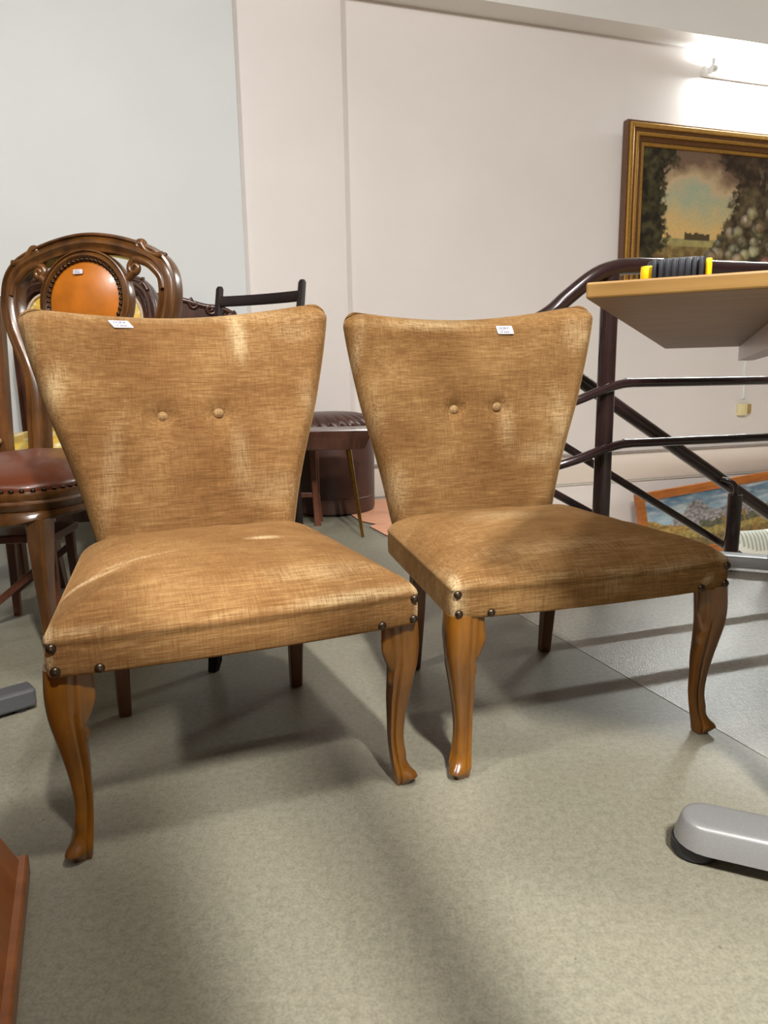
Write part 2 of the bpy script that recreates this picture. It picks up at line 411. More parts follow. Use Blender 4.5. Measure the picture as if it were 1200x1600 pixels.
# ------------------------------------------------------------------ cocktail chairs
def cabriole(sx, foot, zt):
    """front leg: rounded square section, corner ribs and ears, cup toe; sx = -1 left, 1 right"""
    out = Vector((0.7071*sx, -0.7071, 0)); tan = Vector((0.7071, 0.7071*sx, 0))
    off = [(0, 0.000), (0.017, 0.001), (0.04, -0.005), (0.074, -0.010), (0.109, -0.009), (0.143, -0.006), (0.178, -0.001), (0.212, 0.003), (0.246, 0.003), (0.285, 0.000)]
    half = [(0, 0.0115), (0.004, 0.0135), (0.017, 0.0152), (0.04, 0.0132), (0.074, 0.0122), (0.109, 0.0134), (0.143, 0.0165), (0.178, 0.0195), (0.212, 0.0225), (0.246, 0.0242), (0.285, 0.0240)]
    rings = []; NZ = 60; NA = 64
    for i in range(NZ+1):
        z = zt*(i/NZ)
        o = smooth_tab(off, z); h = smooth_tab(half, z)
        ear = 0.0
        if z > 0.196: ear = 0.016*min(1.0, ((z-0.196)/0.036)**0.7)*(1.0 - 0.25*max(0, (z-0.24)/0.04))
        elif z > 0.168: ear = 0.0055*math.sin(PI*(z-0.170)/0.026)
        r = []
        for j in range(NA):
            th = 2*PI*j/NA                      # th = 0 faces outward along the diagonal
            c, s_ = math.cos(th), math.sin(th)
            p = 3.2; k45 = 0.7071
            u = c*k45 - s_*k45; v = c*k45 + s_*k45          # section axes along the chair's axes
            rad = h/((abs(u)**p+abs(v)**p)**(1/p))
            side = math.exp(-((abs(th if th < PI else th-2*PI)-PI/2)/0.13)**2)
            rib = 0.0030*side*(1 if 0.015 < z < 0.20 else 0.5)
            groove = -0.0030*math.exp(-((abs(th if th < PI else th-2*PI)-PI/2+0.30)/0.11)**2)*(1 if z < 0.22 else 0.6)
            eside = math.exp(-((abs(th if th < PI else th-2*PI)-PI*0.645)/0.24)**2)
            rad += rib + groove + ear*eside
            toe = 0.0
            if z < 0.05 and c > 0: toe = 0.0085*c*c*math.exp(-((z-0.015)/0.0065)**2) - 0.0025*c*c*math.exp(-((z-0.036)/0.010)**2)
            cup = 0.0
            rad += toe
            q = out*(o+rad*c) + tan*(rad*s_) + Vector((foot[0], foot[1], z))
            r.append(q)
        rings.append(r)
    return MB().loft(rings)

def corner_chair(label, loc, rz, P, vel, tag_at, tag_text, wears, skew):
    ch = empty('cocktail_chair', label, 'chair', (loc[0], loc[1], 0), rz, 'pair of gold velvet cocktail chairs')
    hw = P['hw']; yf = P['yf']; zb = P['zb']
    # --- seat
    def outline(n_side=30):
        cs = [(hw, yf, 0.016), (0.222, 0.455, 0.045), (-0.222, 0.455, 0.045), (-hw, yf, 0.016)]
        pts = []
        for i in range(4):
            p = Vector(cs[i][:2]); a = Vector(cs[i-1][:2]); b = Vector(cs[(i+1) % 4][:2]); r = cs[i][2]
            da = (a-p).normalized(); db = (b-p).normalized()
            for k in range(9):
                t = k/8; q = (p+da*r)*(1-t)**2 + p*2*t*(1-t) + (p+db*r)*t*t; pts.append(q)
            nx = Vector(cs[(i+1) % 4][:2]); e0 = p+db*r; e1 = nx-(nx-p).normalized()*cs[(i+1) % 4][2]
            m = 26
            for k in range(1, m): pts.append(e0.lerp(e1, k/m))
        return pts
    O = outline(); c0 = Vector((0, 0.20))
    def bow(p):                                    # the front rail bows out a little
        return Vector((p.x, p.y - 0.012*(1-(p.x/hw)**2)*max(0, 1-(p.y-yf)/0.10)))
    O = [bow(p) for p in O]
    rings = []
    zs = [(zb+0.002, 0.955), (zb-0.001, 0.985), (zb, 0.995), (zb+0.004, 1.0), (zb+0.02, 1.003), (zb+0.036, 1.001), (zb+0.043, 0.9975)]
    def wob(x, y): return 0.0016*noise.noise(Vector((x*22, y*22, 3.3)))+0.0035*noise.noise(Vector((x*6, y*6, 8.3)))
    for z, s_ in zs: rings.append([Vector((c0.x+(p.x-c0.x)*s_, c0.y+(p.y-c0.y)*s_, z)) for p in O])
    NR = 30; crown = P['crown']
    for i in range(NR+1):
        t = i/NR; s_ = max(0.012, 1.0-t**1.5*0.99)
        z = zb+0.046 + (crown+0.012)*(1-s_**3.2)**0.62
        ring = []
        for p in O:
            x = c0.x+(p.x-c0.x)*s_*(1+0.004*(1-t)); y = c0.y+(p.y-c0.y)*s_*(1+0.004*(1-t))
            ring.append(Vector((x, y, z+wob(x, y)*min(1, t*3))))
        rings.append(ring)
    seat = MB().loft(rings).build('seat', vel, ch, True, 60)
    wear(seat, wears[0])
    # --- backrest : front surface on a leaning, slightly cupped plane
    tab = [(0.26, 0.180), (0.345, 0.199), (0.37, 0.204), (0.43, 0.217), (0.50, 0.235), (0.58, 0.258), (0.65, 0.274), (0.70, 0.284), (0.75, 0.292), (0.80, 0.299)]
    zB = 0.285; T = 0.072; NU, NV = 72, 60
    def ztop(u): return P['zt'] + 0.022*abs(u)**1.8 + skew*u
    def us(i, n):                                    # denser near the rims
        t = i/n*2-1; return math.copysign(1-(1-abs(t))**1.7, t)
    def edge(e, R):
        if e >= R: return 1.0
        t = 1-e/R; return math.sqrt(max(0, 1-t*t))
    bx, bz = P['btn']
    def surf(u, v, front):
        zt = ztop(u); z = zB+(zt-zB)*v
        wz = smooth_tab(tab, z)*(1+(P.get('bw', 1)-1)*max(0, (z-0.4)/0.38))
        d = zt-z; r = 0.034
        if d < r: wz -= r-math.sqrt(max(0, r*r-(r-d)**2))
        x = u*wz
        e1 = wz-abs(x); e2 = zt-z
        R = 0.034
        f = min(edge(e1, R), edge(e2, R)) if min(e1, e2) < R else 1.0
        a = max(0, 1-e1/R); b = max(0, 1-e2/R); f = math.sqrt(max(0, 1-min(1, (a**2.4+b**2.4)**(2/2.4))))
        ym = P['yb'] + P['k']*(z-0.345) + 0.02*(z-0.345)**2
        cup = -0.030*(x/0.29)**2*(0.4+0.6*min(1, max(0, (z-0.35)/0.4)))
        yc = ym + cup + T/2
        if front:
            bulge = 0.010*(1-(x/wz)**2)*math.sin(PI*min(1, max(0, (z-0.30)/(zt-0.30))))
            y = yc - T/2*f - bulge*f
            for s_ in (-1, 1):
                dx = x-s_*bx; dz = z-bz
                y += 0.011*math.exp(-(dx*dx+dz*dz)/(0.016**2)) + 0.006*math.exp(-(dx*dx+dz*dz)/(0.045**2))
                y += 0.0035*math.exp(-(dz/0.006)**2)*math.exp(-(abs(dx)/0.035)**2)
                y += 0.0030*math.exp(-((dx+0.004*s_)/0.010)**2)*math.exp(-((dz+0.06)/0.06)**2)
            y += (0.0020*noise.noise(Vector((x*9, z*9, 1.7)))+0.0009*noise.noise(Vector((x*30, z*30, 5.7))))*f
        else:
            y = yc + T/2*f
        return Vector((x, y, z))
    V = []; F = []
    for fr in (True, False):
        k = len(V)
        for j in range(NV+1):
            v = 1-(1-j/NV)**1.7
            for i in range(NU+1): V.append(surf(us(i, NU), v, fr))
        for j in range(NV):
            for i in range(NU): F.append((k+j*(NU+1)+i, k+j*(NU+1)+i+1, k+(j+1)*(NU+1)+i+1, k+(j+1)*(NU+1)+i))
    me = bpy.data.meshes.new('backrest'); me.from_pydata([tuple(v) for v in V], [], F); me.update()
    bm = bmesh.new(); bm.from_mesh(me); bmesh.ops.remove_doubles(bm, verts=bm.verts, dist=0.0006)
    ends = [e for e in bm.edges if e.is_boundary]
    if ends: bmesh.ops.holes_fill(bm, edges=ends, sides=0)
    bmesh.ops.recalc_face_normals(bm, faces=bm.faces); bm.to_mesh(me); bm.free()
    back = link('backrest', me, vel, ch); wear(back, wears[1])
    # --- buttons
    def fy(x, z):
        lo = min((v for v in me.vertices if v.normal.y < -0.3), key=lambda v: (v.co.x-x)**2+(v.co.z-z)**2); return lo.co.y
    for s_ in (-1, 1):
        zz = bz + skew*s_*0.2; y = fy(s_*bx, zz)
        b = MB().lathe([(0.0, -0.006), (0.0095, -0.005), (0.0115, 0.0), (0.0105, 0.0045), (0.007, 0.0075), (0.0025, 0.0088), (0.0, 0.009)], (s_*bx, y-0.002, zz), 20, Matrix.Rotation(PI/2, 3, 'X')).build('button', vel, back, True, 80)
        wear(b, lambda c: 0.30)
    # --- legs
    for s_ in (-1, 1):
        cabriole(s_, (s_*P['ff'][0], P['ff'][1]), zb+0.004).build('front_leg', M_LEG, ch, True, 50)
        fx, fy_ = s_*P['rf'][0], P['rf'][1]
        tx, ty = s_*(P['rf'][0]-0.002), P['rf'][1]-0.035
        rr = []
        for z, h in ((0, 0.0105), (0.002, 0.0118), (0.12, 0.0145), (zb+0.004, 0.0165)):
            t = z/zb; cx = fx+(tx-fx)*t; cy = fy_+(ty-fy_)*t; g = h*0.22
            rr.append([Vector((cx+a, cy+b, z)) for a, b in ((h, -h+g), (h, h-g), (h-g, h), (-h+g, h), (-h, h-g), (-h, -h+g), (-h+g, -h), (h-g, -h))])
        lg = MB().loft(rr).build('rear_leg', M_LEG_REAR, ch, True, 30); lg['label'] = 'plain dark brown tapered rear leg'
    # --- studs on the front corners
    for s_ in (-1, 1):
        for (dx, z) in ((0.010, zb+0.040), (0.012, zb+0.009), (0.064, zb+0.007)):
            x = s_*(hw-dx); y = yf-0.012*(1-(x/hw)**2)-0.0005
            MB().lathe([(0.0, -0.003), (0.0062, -0.0025), (0.0066, 0.0), (0.0055, 0.0022), (0.003, 0.0036), (0.0, 0.0040)], (x, y-0.001, z), 14, Matrix.Rotation(PI/2, 3, 'X')).build('stud', M_STUD, ch, True, 80)
    # --- price tag
    tx, tz = tag_at; e = 0.018
    def ys(x, z): return fy(x, z)
    p0 = Vector((tx-e, ys(tx-e, tz), tz)); p1 = Vector((tx+e, ys(tx+e, tz), tz))
    up = Vector((tx, ys(tx, tz+0.008), tz+0.008))-Vector((tx, ys(tx, tz-0.008), tz-0.008))
    c = (p0+p1)/2; n = (p1-p0).normalized().cross(up.normalized())
    if n.y > 0: n = -n
    price_tag(back, c+n*0.0022, p1-p0, up, 0.037, 0.0180, tag_text, P.get('tsk', 0))
    return ch

def wear_seat_left(c):
    x, y = c.x, c.y; z = c.z
    v = 0.8*G(x, y, -0.205, 0.10, 0.05, 0.010, 0.25) + 0.6*G(x, y, -0.14, 0.135, 0.05, 0.007, 0.12) + 1.0*G(x, y, 0.075, 0.19, 0.028, 0.010, 0.1)
    v += 0.30*G(x, y, 0.12, 0.0, 0.10, 0.03)
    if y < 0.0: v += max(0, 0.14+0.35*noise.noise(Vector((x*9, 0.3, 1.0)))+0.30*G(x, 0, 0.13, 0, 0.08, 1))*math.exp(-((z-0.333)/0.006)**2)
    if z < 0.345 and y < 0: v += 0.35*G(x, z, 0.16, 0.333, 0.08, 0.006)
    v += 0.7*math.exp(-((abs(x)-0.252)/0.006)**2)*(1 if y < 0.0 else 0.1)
    return v
def wear_back_left(c):
    x, z = c.x, c.z
    if c.z < 0.3: return 0
    v = 0.75*G(x, z, 0.105, 0.735, 0.016, 0.035) + 0.45*G(x, z, 0.11, 0.70, 0.012, 0.03)
    v += 0.55*G(x, z, -0.245, 0.635, 0.022, 0.045, -0.3) + 0.35*G(x, z, -0.285, 0.72, 0.02, 0.05) + 0.3*G(x, z, 0.24, 0.60, 0.02, 0.06, 0.2)
    v += 0.35*G(x, z, 0.0, 0.775, 0.30, 0.016) + 0.3*G(x, z, 0.22, 0.74, 0.05, 0.02) + 0.3*G(x, z, -0.16, 0.47, 0.02, 0.12, -0.2)
    v += 0.28*G(x, z, 0.09, 0.50, 0.02, 0.07) + 0.25*G(x, z, 0.16, 0.42, 0.07, 0.05)
    return v
def wear_seat_right(c):
    x, y, z = c.x, c.y, c.z
    v = 0.35*G(x, y, -0.05, 0.24, 0.08, 0.05) + 0.2*G(x, y, -0.02, 0.03, 0.22, 0.03)
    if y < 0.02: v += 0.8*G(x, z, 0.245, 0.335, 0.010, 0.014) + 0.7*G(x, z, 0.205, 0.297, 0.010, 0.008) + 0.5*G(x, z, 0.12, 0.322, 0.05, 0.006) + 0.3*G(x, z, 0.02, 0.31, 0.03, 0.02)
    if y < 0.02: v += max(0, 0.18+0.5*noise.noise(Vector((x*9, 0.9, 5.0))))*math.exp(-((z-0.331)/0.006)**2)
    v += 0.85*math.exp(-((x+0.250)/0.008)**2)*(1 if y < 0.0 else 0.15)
    return v
def wear_back_right(c):
    x, z = c.x, c.z
    v = 0.40*G(x, z, -0.10, 0.755, 0.13, 0.014) + 0.4*G(x, z, 0.245, 0.73, 0.04, 0.04) + 0.4*G(x, z, 0.20, 0.55, 0.03, 0.07, 0.2)
    v += 0.4*G(x, z, -0.275, 0.68, 0.012, 0.08, -0.2) + 0.35*G(x, z, -0.19, 0.41, 0.03, 0.06) + 0.3*G(x, z, 0.15, 0.47, 0.06, 0.03) + 0.25*G(x, z, -0.24, 0.56, 0.03, 0.06, -0.2)
    v += 0.35*G(x, z, 0.07, 0.54, 0.02, 0.05)
    return v
PL = dict(hw=0.257, yf=-0.052, zb=0.277, ff=(0.238, -0.016), rf=(0.172, 0.4116), yb=0.4467, k=0.19, zt=0.770, btn=(0.055, 0.575), crown=0.045, bw=1.022, tsk=0.5)
PR = dict(hw=0.2587, yf=-0.0257, zb=0.2755, ff=(0.235, -0.005), rf=(0.163, 0.434), yb=0.455, k=0.07, zt=0.767, btn=(0.0516, 0.5725), crown=0.042, tsk=0.25)
corner_chair('gold velvet cocktail chair nearest the camera, in front of the oval-backed leather chair', (-0.2064, 0.9738), 0.3688, PL, M_VELVET, (-0.118, 0.752), ('3428/4', '25 ezer'), (wear_seat_left, wear_back_left), 0.010)
corner_chair('gold velvet cocktail chair standing in front of the brown stair railing', (0.3409, 1.1297), 0.2859, PR, M_VELVET2, (0.072, 0.742), ('3428/4', '25 ezer'), (wear_seat_right, wear_back_right), 0.010)

# ------------------------------------------------------------------ lamp on the wall
tl = empty('fluorescent_lamp', 'bright bare fluorescent tube lamp on the wall under the ceiling beam', 'lamp', W(2.0, 0.0, 2.36), WA)
MB().box((0.62, -0.018, 0.0), (1.30, 0.034, 0.05), bev=0.006).build('batten', M_WHITE, tl)
mb = MB(); mb.tube([(0.015, -0.075, -0.005), (1.225, -0.075, -0.005)], 0.013, 20); tb = mb.build('tube', M_TUBE, tl)
for x in (0.0, 1.24):
    h = MB().box((x, -0.045, -0.005), (0.022, 0.085, 0.034), bev=0.006).box((x-0.006*(1 if x < 1 else -1), -0.072, 0.028), (0.014, 0.020, 0.045), bev=0.004)
    h.lathe([(0.0, -0.02), (0.019, -0.02), (0.019, 0.012), (0.015, 0.016), (0, 0.016)], (x, -0.075, -0.005), 18, Matrix.Rotation(PI/2, 3, 'Y')).build('lamp_holder', M_WHITE, tl)
ld = bpy.data.lights.new('wall_tube_light', 'AREA'); ld.shape = 'RECTANGLE'; ld.size = 1.2; ld.size_y = 0.03; ld.energy = WALL_TUBE; ld.color = (0.95, 1.0, 0.97)
lo = bpy.data.objects.new('wall_tube_light', ld); COL.objects.link(lo); lo.location = W(2.62, 0.092, 2.352)
lo.rotation_euler = (WN*1.0+Vector((0, 0, -0.35))).to_track_quat('-Z', 'Y').to_euler()

# conduit and socket
sk = empty('wall_socket', 'small cream double socket low on the back wall, at the end of a conduit', 'socket', W(2.457, 0.0, 0.41), WA)
MB().box((-0.019, -0.016, 0), (0.062, 0.030, 0.075), bev=0.005).build('socket_box', M_PLAST, sk)
MB().box((0.030, -0.013, 0.004), (0.036, 0.024, 0.060), bev=0.004).build('socket_outlet', M_SOCK, sk)
tag(MB().box(W(2.452, 0.006, 1.38), (0.022, 0.012, 1.80), WA, 0.003).build('cable_conduit', M_WHITE), 'thin white cable conduit running down the wall to the cream socket', 'conduit')

# ------------------------------------------------------------------ pictures
def rect_frame(x0, x1, z0, z1, y0, y1, w_):
    """mitred rectangular ring of width w_, front at y0 (towards viewer = smaller y)"""
    o = [(x0, z0), (x1, z0), (x1, z1), (x0, z1)]; i_ = [(x0+w_, z0+w_), (x1-w_, z0+w_), (x1-w_, z1-w_), (x0+w_, z1-w_)]
    V = [Vector((x, y0+0.25*w_*0, z)) for x, z in o]+[Vector((x, y0, z)) for x, z in i_]+[Vector((x, y1, z)) for x, z in o]+[Vector((x, y1, z)) for x, z in i_]
    F = []
    for k in range(4):
        n = (k+1) % 4
        F += [(k, n, 4+n, 4+k), (8+k, 12+k, 12+n, 8+n), (k, 8+k, 8+n, n), (4+k, 4+n, 12+n, 12+k)]
    return V, F
def grid_canvas(x0, x1, z0, z1, y, nx, nz, fn, name, m, parent):
    V = []; F = []
    for j in range(nz+1):
        for i in range(nx+1): V.append((x0+(x1-x0)*i/nx, y, z0+(z1-z0)*j/nz))
    for j in range(nz):
        for i in range(nx): F.append((j*(nx+1)+i, j*(nx+1)+i+1, (j+1)*(nx+1)+i+1, (j+1)*(nx+1)+i))
    o = from_py(name, V, F, m, parent, False)
    paint(o, lambda c: fn((c.x-x0)/(x1-x0), (c.z-z0)/(z1-z0))); return o
def mix(a, b, t):
    t = max(0, min(1, t)); return tuple(a[i]+(b[i]-a[i])*t for i in range(3))+(1,)
def fbm(x, y, s=0.0):
    return noise.fractal(Vector((x, y, s)), 1.0, 2.0, 4)
def C(*c): return srgb(c)
def still_life(u, v):
    """trees left, warm evening sky over a sea, heap of fruit and vegetables at the right; u in picture widths, v up"""
    x = u*1.62                                   # x in units of picture height
    n = fbm(x*6, v*6); n2 = fbm(x*18, v*18, 4)
    sky = mix(C(222, 186, 122), C(146, 180, 164), (v-0.45)*3.0 + 0.3*n)
    cl = (v-0.76) + 0.10*n + 0.25*abs(x-0.46)
    sky = mix(sky, C(206, 180, 142), (cl+0.06)*9); sky = mix(sky, C(122, 98, 80), (cl-0.05)*7)
    col = sky
    if v < 0.40: col = mix(C(150, 140, 92), C(176, 162, 104), 0.5+n2)
    if v < 0.345: col = mix(C(112, 92, 56), C(160, 136, 86), 0.5+n+n2)
    if v < 0.25 - 0.1*abs(x-0.5): col = mix(C(58, 42, 28), C(128, 104, 74), 0.35+n+0.6*n2)
    if 0.385 < v < 0.435+0.02*n2 and 0.38 < x < 0.60: col = C(84, 72, 50)
    t1 = 0.20 + 0.10*n + 0.05*n2 + 0.10*max(0, v-0.78)*4 - 0.04*(0.3 > v)
    if 0.45 < v < 0.62: t1 += 0.03
    lf = 0.045*fbm(x*40, v*40, 6)
    col = mix(col, mix(C(36, 32, 26), C(84, 78, 50), 0.25+0.9*n2+0.5*n), (t1+lf-x)*22+0.5)
    t2 = 0.80 - 0.30*max(0, v-0.80)*3 + 0.09*n + 0.04*n2
    if v > 0.36: col = mix(col, mix(C(50, 38, 32), C(96, 78, 58), 0.3+0.9*n2+0.5*n), ((x-t2+lf)*20+0.5)*min(1, (v-0.36)*20))
    if x > 1.02+0.05*n and v > 0.55 and fbm(x*9, v*3, 9) > 0.15: col = mix(col, C(128, 112, 92), 0.6)
    hz = 0.14 + 0.62*min(1, max(0, (x-0.50)/0.40))**0.9 + 0.05*n
    if x > 0.48: col = mix(col, mix(C(56, 46, 34), C(112, 98, 70), 0.35+0.8*n2+0.6*n), min((hz+lf-v)*24+0.5, (x-0.48)*30))
    for cx, cv, r, c in FRUIT:
        d = math.hypot(x-cx, (v-cv)*1.15)/r
        if d < 1: 
            sh = 1-0.55*d*d; h = max(0, 1-math.hypot(x-cx+0.3*r, v-cv-0.3*r)/(0.7*r))
            col = tuple(min(1, ci*sh*(1+0.8*n2)+0.18*h) for ci in c[:3])+(1,)
    return col
rf = random.Random(3)
FRUIT = []
for k in range(70):
    x = 0.58+rf.random()*1.0; top = 0.16+0.50*min(1, (x-0.50)/0.38)
    v = 0.06+rf.random()*max(0.02, top-0.08)
    c = rf.choice([C(150, 138, 104), C(126, 116, 84), C(108, 104, 70), C(160, 142, 112), C(92, 84, 58), C(138, 112, 78)])
    FRUIT.append((x, v, 0.030+0.030*rf.random(), c))
FRUIT += [(1.14, 0.22, 0.09, C(150, 76, 54)), (1.24, 0.26, 0.07, C(160, 84, 58)), (1.06, 0.16, 0.05, C(140, 84, 60)), (1.30, 0.17, 0.08, C(146, 66, 48)), (1.0, 0.33, 0.052, C(172, 168, 128)), (0.92, 0.30, 0.05, C(160, 154, 112)), (0.80, 0.20, 0.085, C(140, 118, 82)), (0.86, 0.26, 0.06, C(156, 134, 98)), (1.18, 0.48, 0.05, C(150, 110, 70)), (0.96, 0.60, 0.055, C(156, 146, 106)), (0.84, 0.46, 0.05, C(146, 138, 100)), (0.58, 0.165, 0.045, C(196, 164, 110)), (0.58, 0.165, 0.026, C(140, 94, 54)), (0.64, 0.10, 0.05, C(150, 134, 100))]
pic = empty('framed_painting', 'large still life painting in a brown and gilt frame hanging on the back wall', 'painting', W(1.45, 0.029, 2.05), WA)
PW, PH = 1.62, 1.06
for k, (o, w_, y0, y1, m, nm) in enumerate([(0.0, 0.016, -0.030, 0.015, M_FRAMED, 'outer_moulding'), (0.014, 0.028, -0.040, 0.012, M_GILT, 'gilt_band'), (0.040, 0.022, -0.030, 0.012, M_FRAMED, 'dark_band'), (0.060, 0.020, -0.033, 0.012, M_GILT, 'gilt_band'), (0.078, 0.030, -0.020, 0.012, M_FRAMED, 'dark_cove'), (0.106, 0.022, -0.014, 0.012, M_GILT, 'gilt_lip')]):
    V, F = rect_frame(o, PW-o, -PH+o, -o, y0, y1, w_)
    mb = MB().add(V, F); ob = mb.build(nm, m, pic, False)
    md = ob.modifiers.new('bevel', 'BEVEL'); md.width = 0.005; md.segments = 2; md.limit_method = 'ANGLE'
grid_canvas(0.124, PW-0.124, -PH+0.124, -0.124, -0.002, 210, 130, still_life, 'canvas', M_CANVAS, pic)

def mountains(u, v):
    x = u*2.6; n = fbm(x*5, v*6); n2 = fbm(x*16, v*20, 2)
    col = mix(C(146, 168, 180), C(86, 118, 146), (v-0.55)*2+0.5*n)
    col = mix(col, C(214, 216, 214), max(0, fbm(x*2.5, v*9, 7))*1.1)
    pk = 0.60 + 0.22*max(0, 1-abs(x-0.80)*4) + 0.17*max(0, 1-abs(x-0.98)*5) + 0.10*max(0, 1-abs(x-1.55)*2) + 0.06*n2 + 0.05*n
    if v < pk and x > 0.45: col = mix(C(96, 94, 100), C(166, 160, 156), 0.45+1.1*n2-(x-0.9)*0.1)
    if v < 0.46+0.06*n and x > 0.9: col = mix(C(62, 66, 54), C(104, 100, 76), 0.5+n2)
    hill = 0.62-0.30*x+0.05*n
    if v < hill: col = mix(C(116, 92, 50), C(176, 144, 78), 0.5+n2+0.4*n)
    if v < 0.34+0.04*n: col = mix(C(124, 110, 58), C(164, 142, 84), 0.5+n2)
    if v < 0.20+0.05*n: col = mix(C(86, 74, 44), C(132, 108, 66), 0.5+n2)
    tr = fbm(x*11, v*2.2, 5)
    if x > 1.25 and v < 0.55 and tr > 0.18: col = mix(C(150, 112, 56), C(112, 92, 50), n2+0.5)
    return col
pm = empty('leaning_landscape', 'mountain landscape painting in a knotty pine frame leaning at the wall behind the railing', 'painting', W(1.566, 0.115, -0.075), WA)
th = math.radians(-4.7); ph = math.radians(-11)
pm.rotation_euler = (Matrix.Rotation(WA, 3, 'Z') @ Matrix.Rotation(ph, 3, 'X') @ Matrix.Rotation(th, 3, 'Y')).to_euler()
LW, LH, FW_ = 1.25, 0.45, 0.055
for nm, V4 in (('frame_rail', [(0, 0), (LW, 0), (LW-FW_, -FW_), (FW_, -FW_)]), ('frame_rail', [(0, -LH), (LW, -LH), (LW-FW_, -LH+FW_), (FW_, -LH+FW_)]), ('frame_stile', [(0, 0), (0, -LH), (FW_, -LH+FW_), (FW_, -FW_)]), ('frame_stile', [(LW, 0), (LW, -LH), (LW-FW_, -LH+FW_), (LW-FW_, -FW_)])):
    V = [Vector((x, -0.025, z)) for x, z in V4]+[Vector((x, 0.012, z)) for x, z in V4]
    ob = MB().add(V, [(0, 1, 2, 3), (7, 6, 5, 4)]+[(i, 4+i, 4+(i+1) % 4, (i+1) % 4) for i in range(4)]).build(nm, M_PINE, pm, False)
    md = ob.modifiers.new('bevel', 'BEVEL'); md.width = 0.007; md.segments = 2
grid_canvas(FW_-0.004, LW-FW_+0.004, -LH+FW_-0.004, -FW_+0.004, -0.008, 150, 60, mountains, 'canvas', M_CANVAS2, pm)

# striped cushion leaning on it
def cushion():
    V = []; F = []; n = 40
    for side in (-1, 1):
        k = len(V)
        for j in range(n+1):
            for i in range(n+1):
                a, b_ = i/n*2-1, j/n*2-1
                x = 0.24*a*(1-0.05*(1-b_*b_)*0); z = 0.19*b_
                x *= 1-0.06*(1-a*a)*b_*b_; z *= 1-0.10*(b_*b_)*(1-a*a)*0.6
                e = (1-a**4)*(1-b_**4)
                V.append((x, side*0.055*max(0, e)**0.45, z))
        for j in range(n):
            for i in range(n): F.append((k+j*(n+1)+i, k+j*(n+1)+i+1, k+(j+1)*(n+1)+i+1, k+(j+1)*(n+1)+i))
    me = bpy.data.meshes.new('cushion'); me.from_pydata(V, [], F); bm = bmesh.new(); bm.from_mesh(me)
    bmesh.ops.remove_doubles(bm, verts=bm.verts, dist=0.0005); bmesh.ops.recalc_face_normals(bm, faces=bm.faces); bm.to_mesh(me); bm.free()
    return link('striped_cushion', me, M_STRIPE)
cu = cushion()
paint(cu, lambda c: C(150, 158, 146) if (c.x*42) % 1 < 0.30 else C(226, 226, 214))
cu.location = W(1.845, 0.86, -0.352); cu.rotation_euler = (Matrix.Rotation(WA, 3, 'Z') @ Matrix.Rotation(math.radians(-14), 3, 'X') @ Matrix.Rotation(math.radians(0), 3, 'Y')).to_euler()
tag(cu, 'white cushion with narrow grey-green stripes in front of the mountain landscape', 'cushion')

# ------------------------------------------------------------------ stair railing
rl = empty('stair_railing', 'dark brown tubular steel stair railing with bent handrail behind the right velvet chair', 'railing', W(0.12, 1.87, 0), WA)
def L(a, d, z): return Vector((a-0.12, -(d-1.87), z))
def rail(pts, r): return MB().tube(smooth_path([L(*p) for p in pts], 8), r, 16)
rail([(3.2, 1.87, 0.957), (1.6, 1.87, 0.957), (0.35, 1.87, 0.956), (0.20, 1.87, 0.955), (0.13, 1.87, 0.947), (0.06, 1.87, 0.922), (-0.02, 1.86, 0.863), (-0.07, 1.85, 0.82), (-0.125, 1.815, 0.785), (-0.145, 1.76, 0.775), (-0.125, 1.70, 0.772), (-0.07, 1.655, 0.757), (-0.01, 1.65, 0.733), (0.2, 1.65, 0.607), (1.0, 1.65, 0.121), (1.9, 1.65, -0.42)], 0.0235).build('handrail', M_RAIL, rl)
rail([(3.2, 1.895, 0.612), (1.6, 1.895, 0.614), (0.30, 1.895, 0.617), (0.19, 1.895, 0.617), (0.14, 1.895, 0.612), (0.08, 1.895, 0.596), (0.0, 1.89, 0.568), (-0.07, 1.865, 0.545), (-0.115, 1.81, 0.53), (-0.125, 1.76, 0.525), (-0.11, 1.70, 0.519), (-0.06, 1.66, 0.505), (0.0, 1.65, 0.477), (0.136, 1.65, 0.399), (0.9, 1.65, -0.043), (1.72, 1.65, -0.52)], 0.0135).build('middle_rail', M_RAIL, rl)
rail([(3.2, 1.895, 0.426), (1.6, 1.895, 0.43), (0.30, 1.895, 0.436), (0.19, 1.895, 0.436), (0.14, 1.895, 0.431), (0.08, 1.895, 0.417), (0.0, 1.89, 0.392), (-0.07, 1.865, 0.372), (-0.115, 1.81, 0.360), (-0.125, 1.76, 0.355), (-0.11, 1.70, 0.350), (-0.06, 1.66, 0.335), (0.0, 1.65, 0.30), (0.09, 1.65, 0.25), (0.6, 1.65, -0.03), (1.45, 1.65, -0.50)], 0.0135).build('lower_rail', M_RAIL, rl)
MB().tube([L(0.12, 1.862, 0.0), L(0.12, 1.862, 0.94)], 0.026, 20).build('post', M_RAIL, rl)
MB().tube([L(2.6, 1.862, 0.0), L(2.6, 1.862, 0.94)], 0.026, 20).build('post', M_RAIL, rl)
st = MB().tube([L(0.785, 1.71, -0.55), L(0.785, 1.71, 0.212)], 0.025, 20).build('stair_post', M_RAIL, rl)
MB().tube(smooth_path([L(0.785, 1.71, 0.205), L(0.785, 1.71, 0.236), L(0.779, 1.705, 0.253), L(0.766, 1.69, 0.263), L(0.750, 1.66, 0.266)], 5), 0.008, 10).build('rail_bracket', M_RAIL, st)

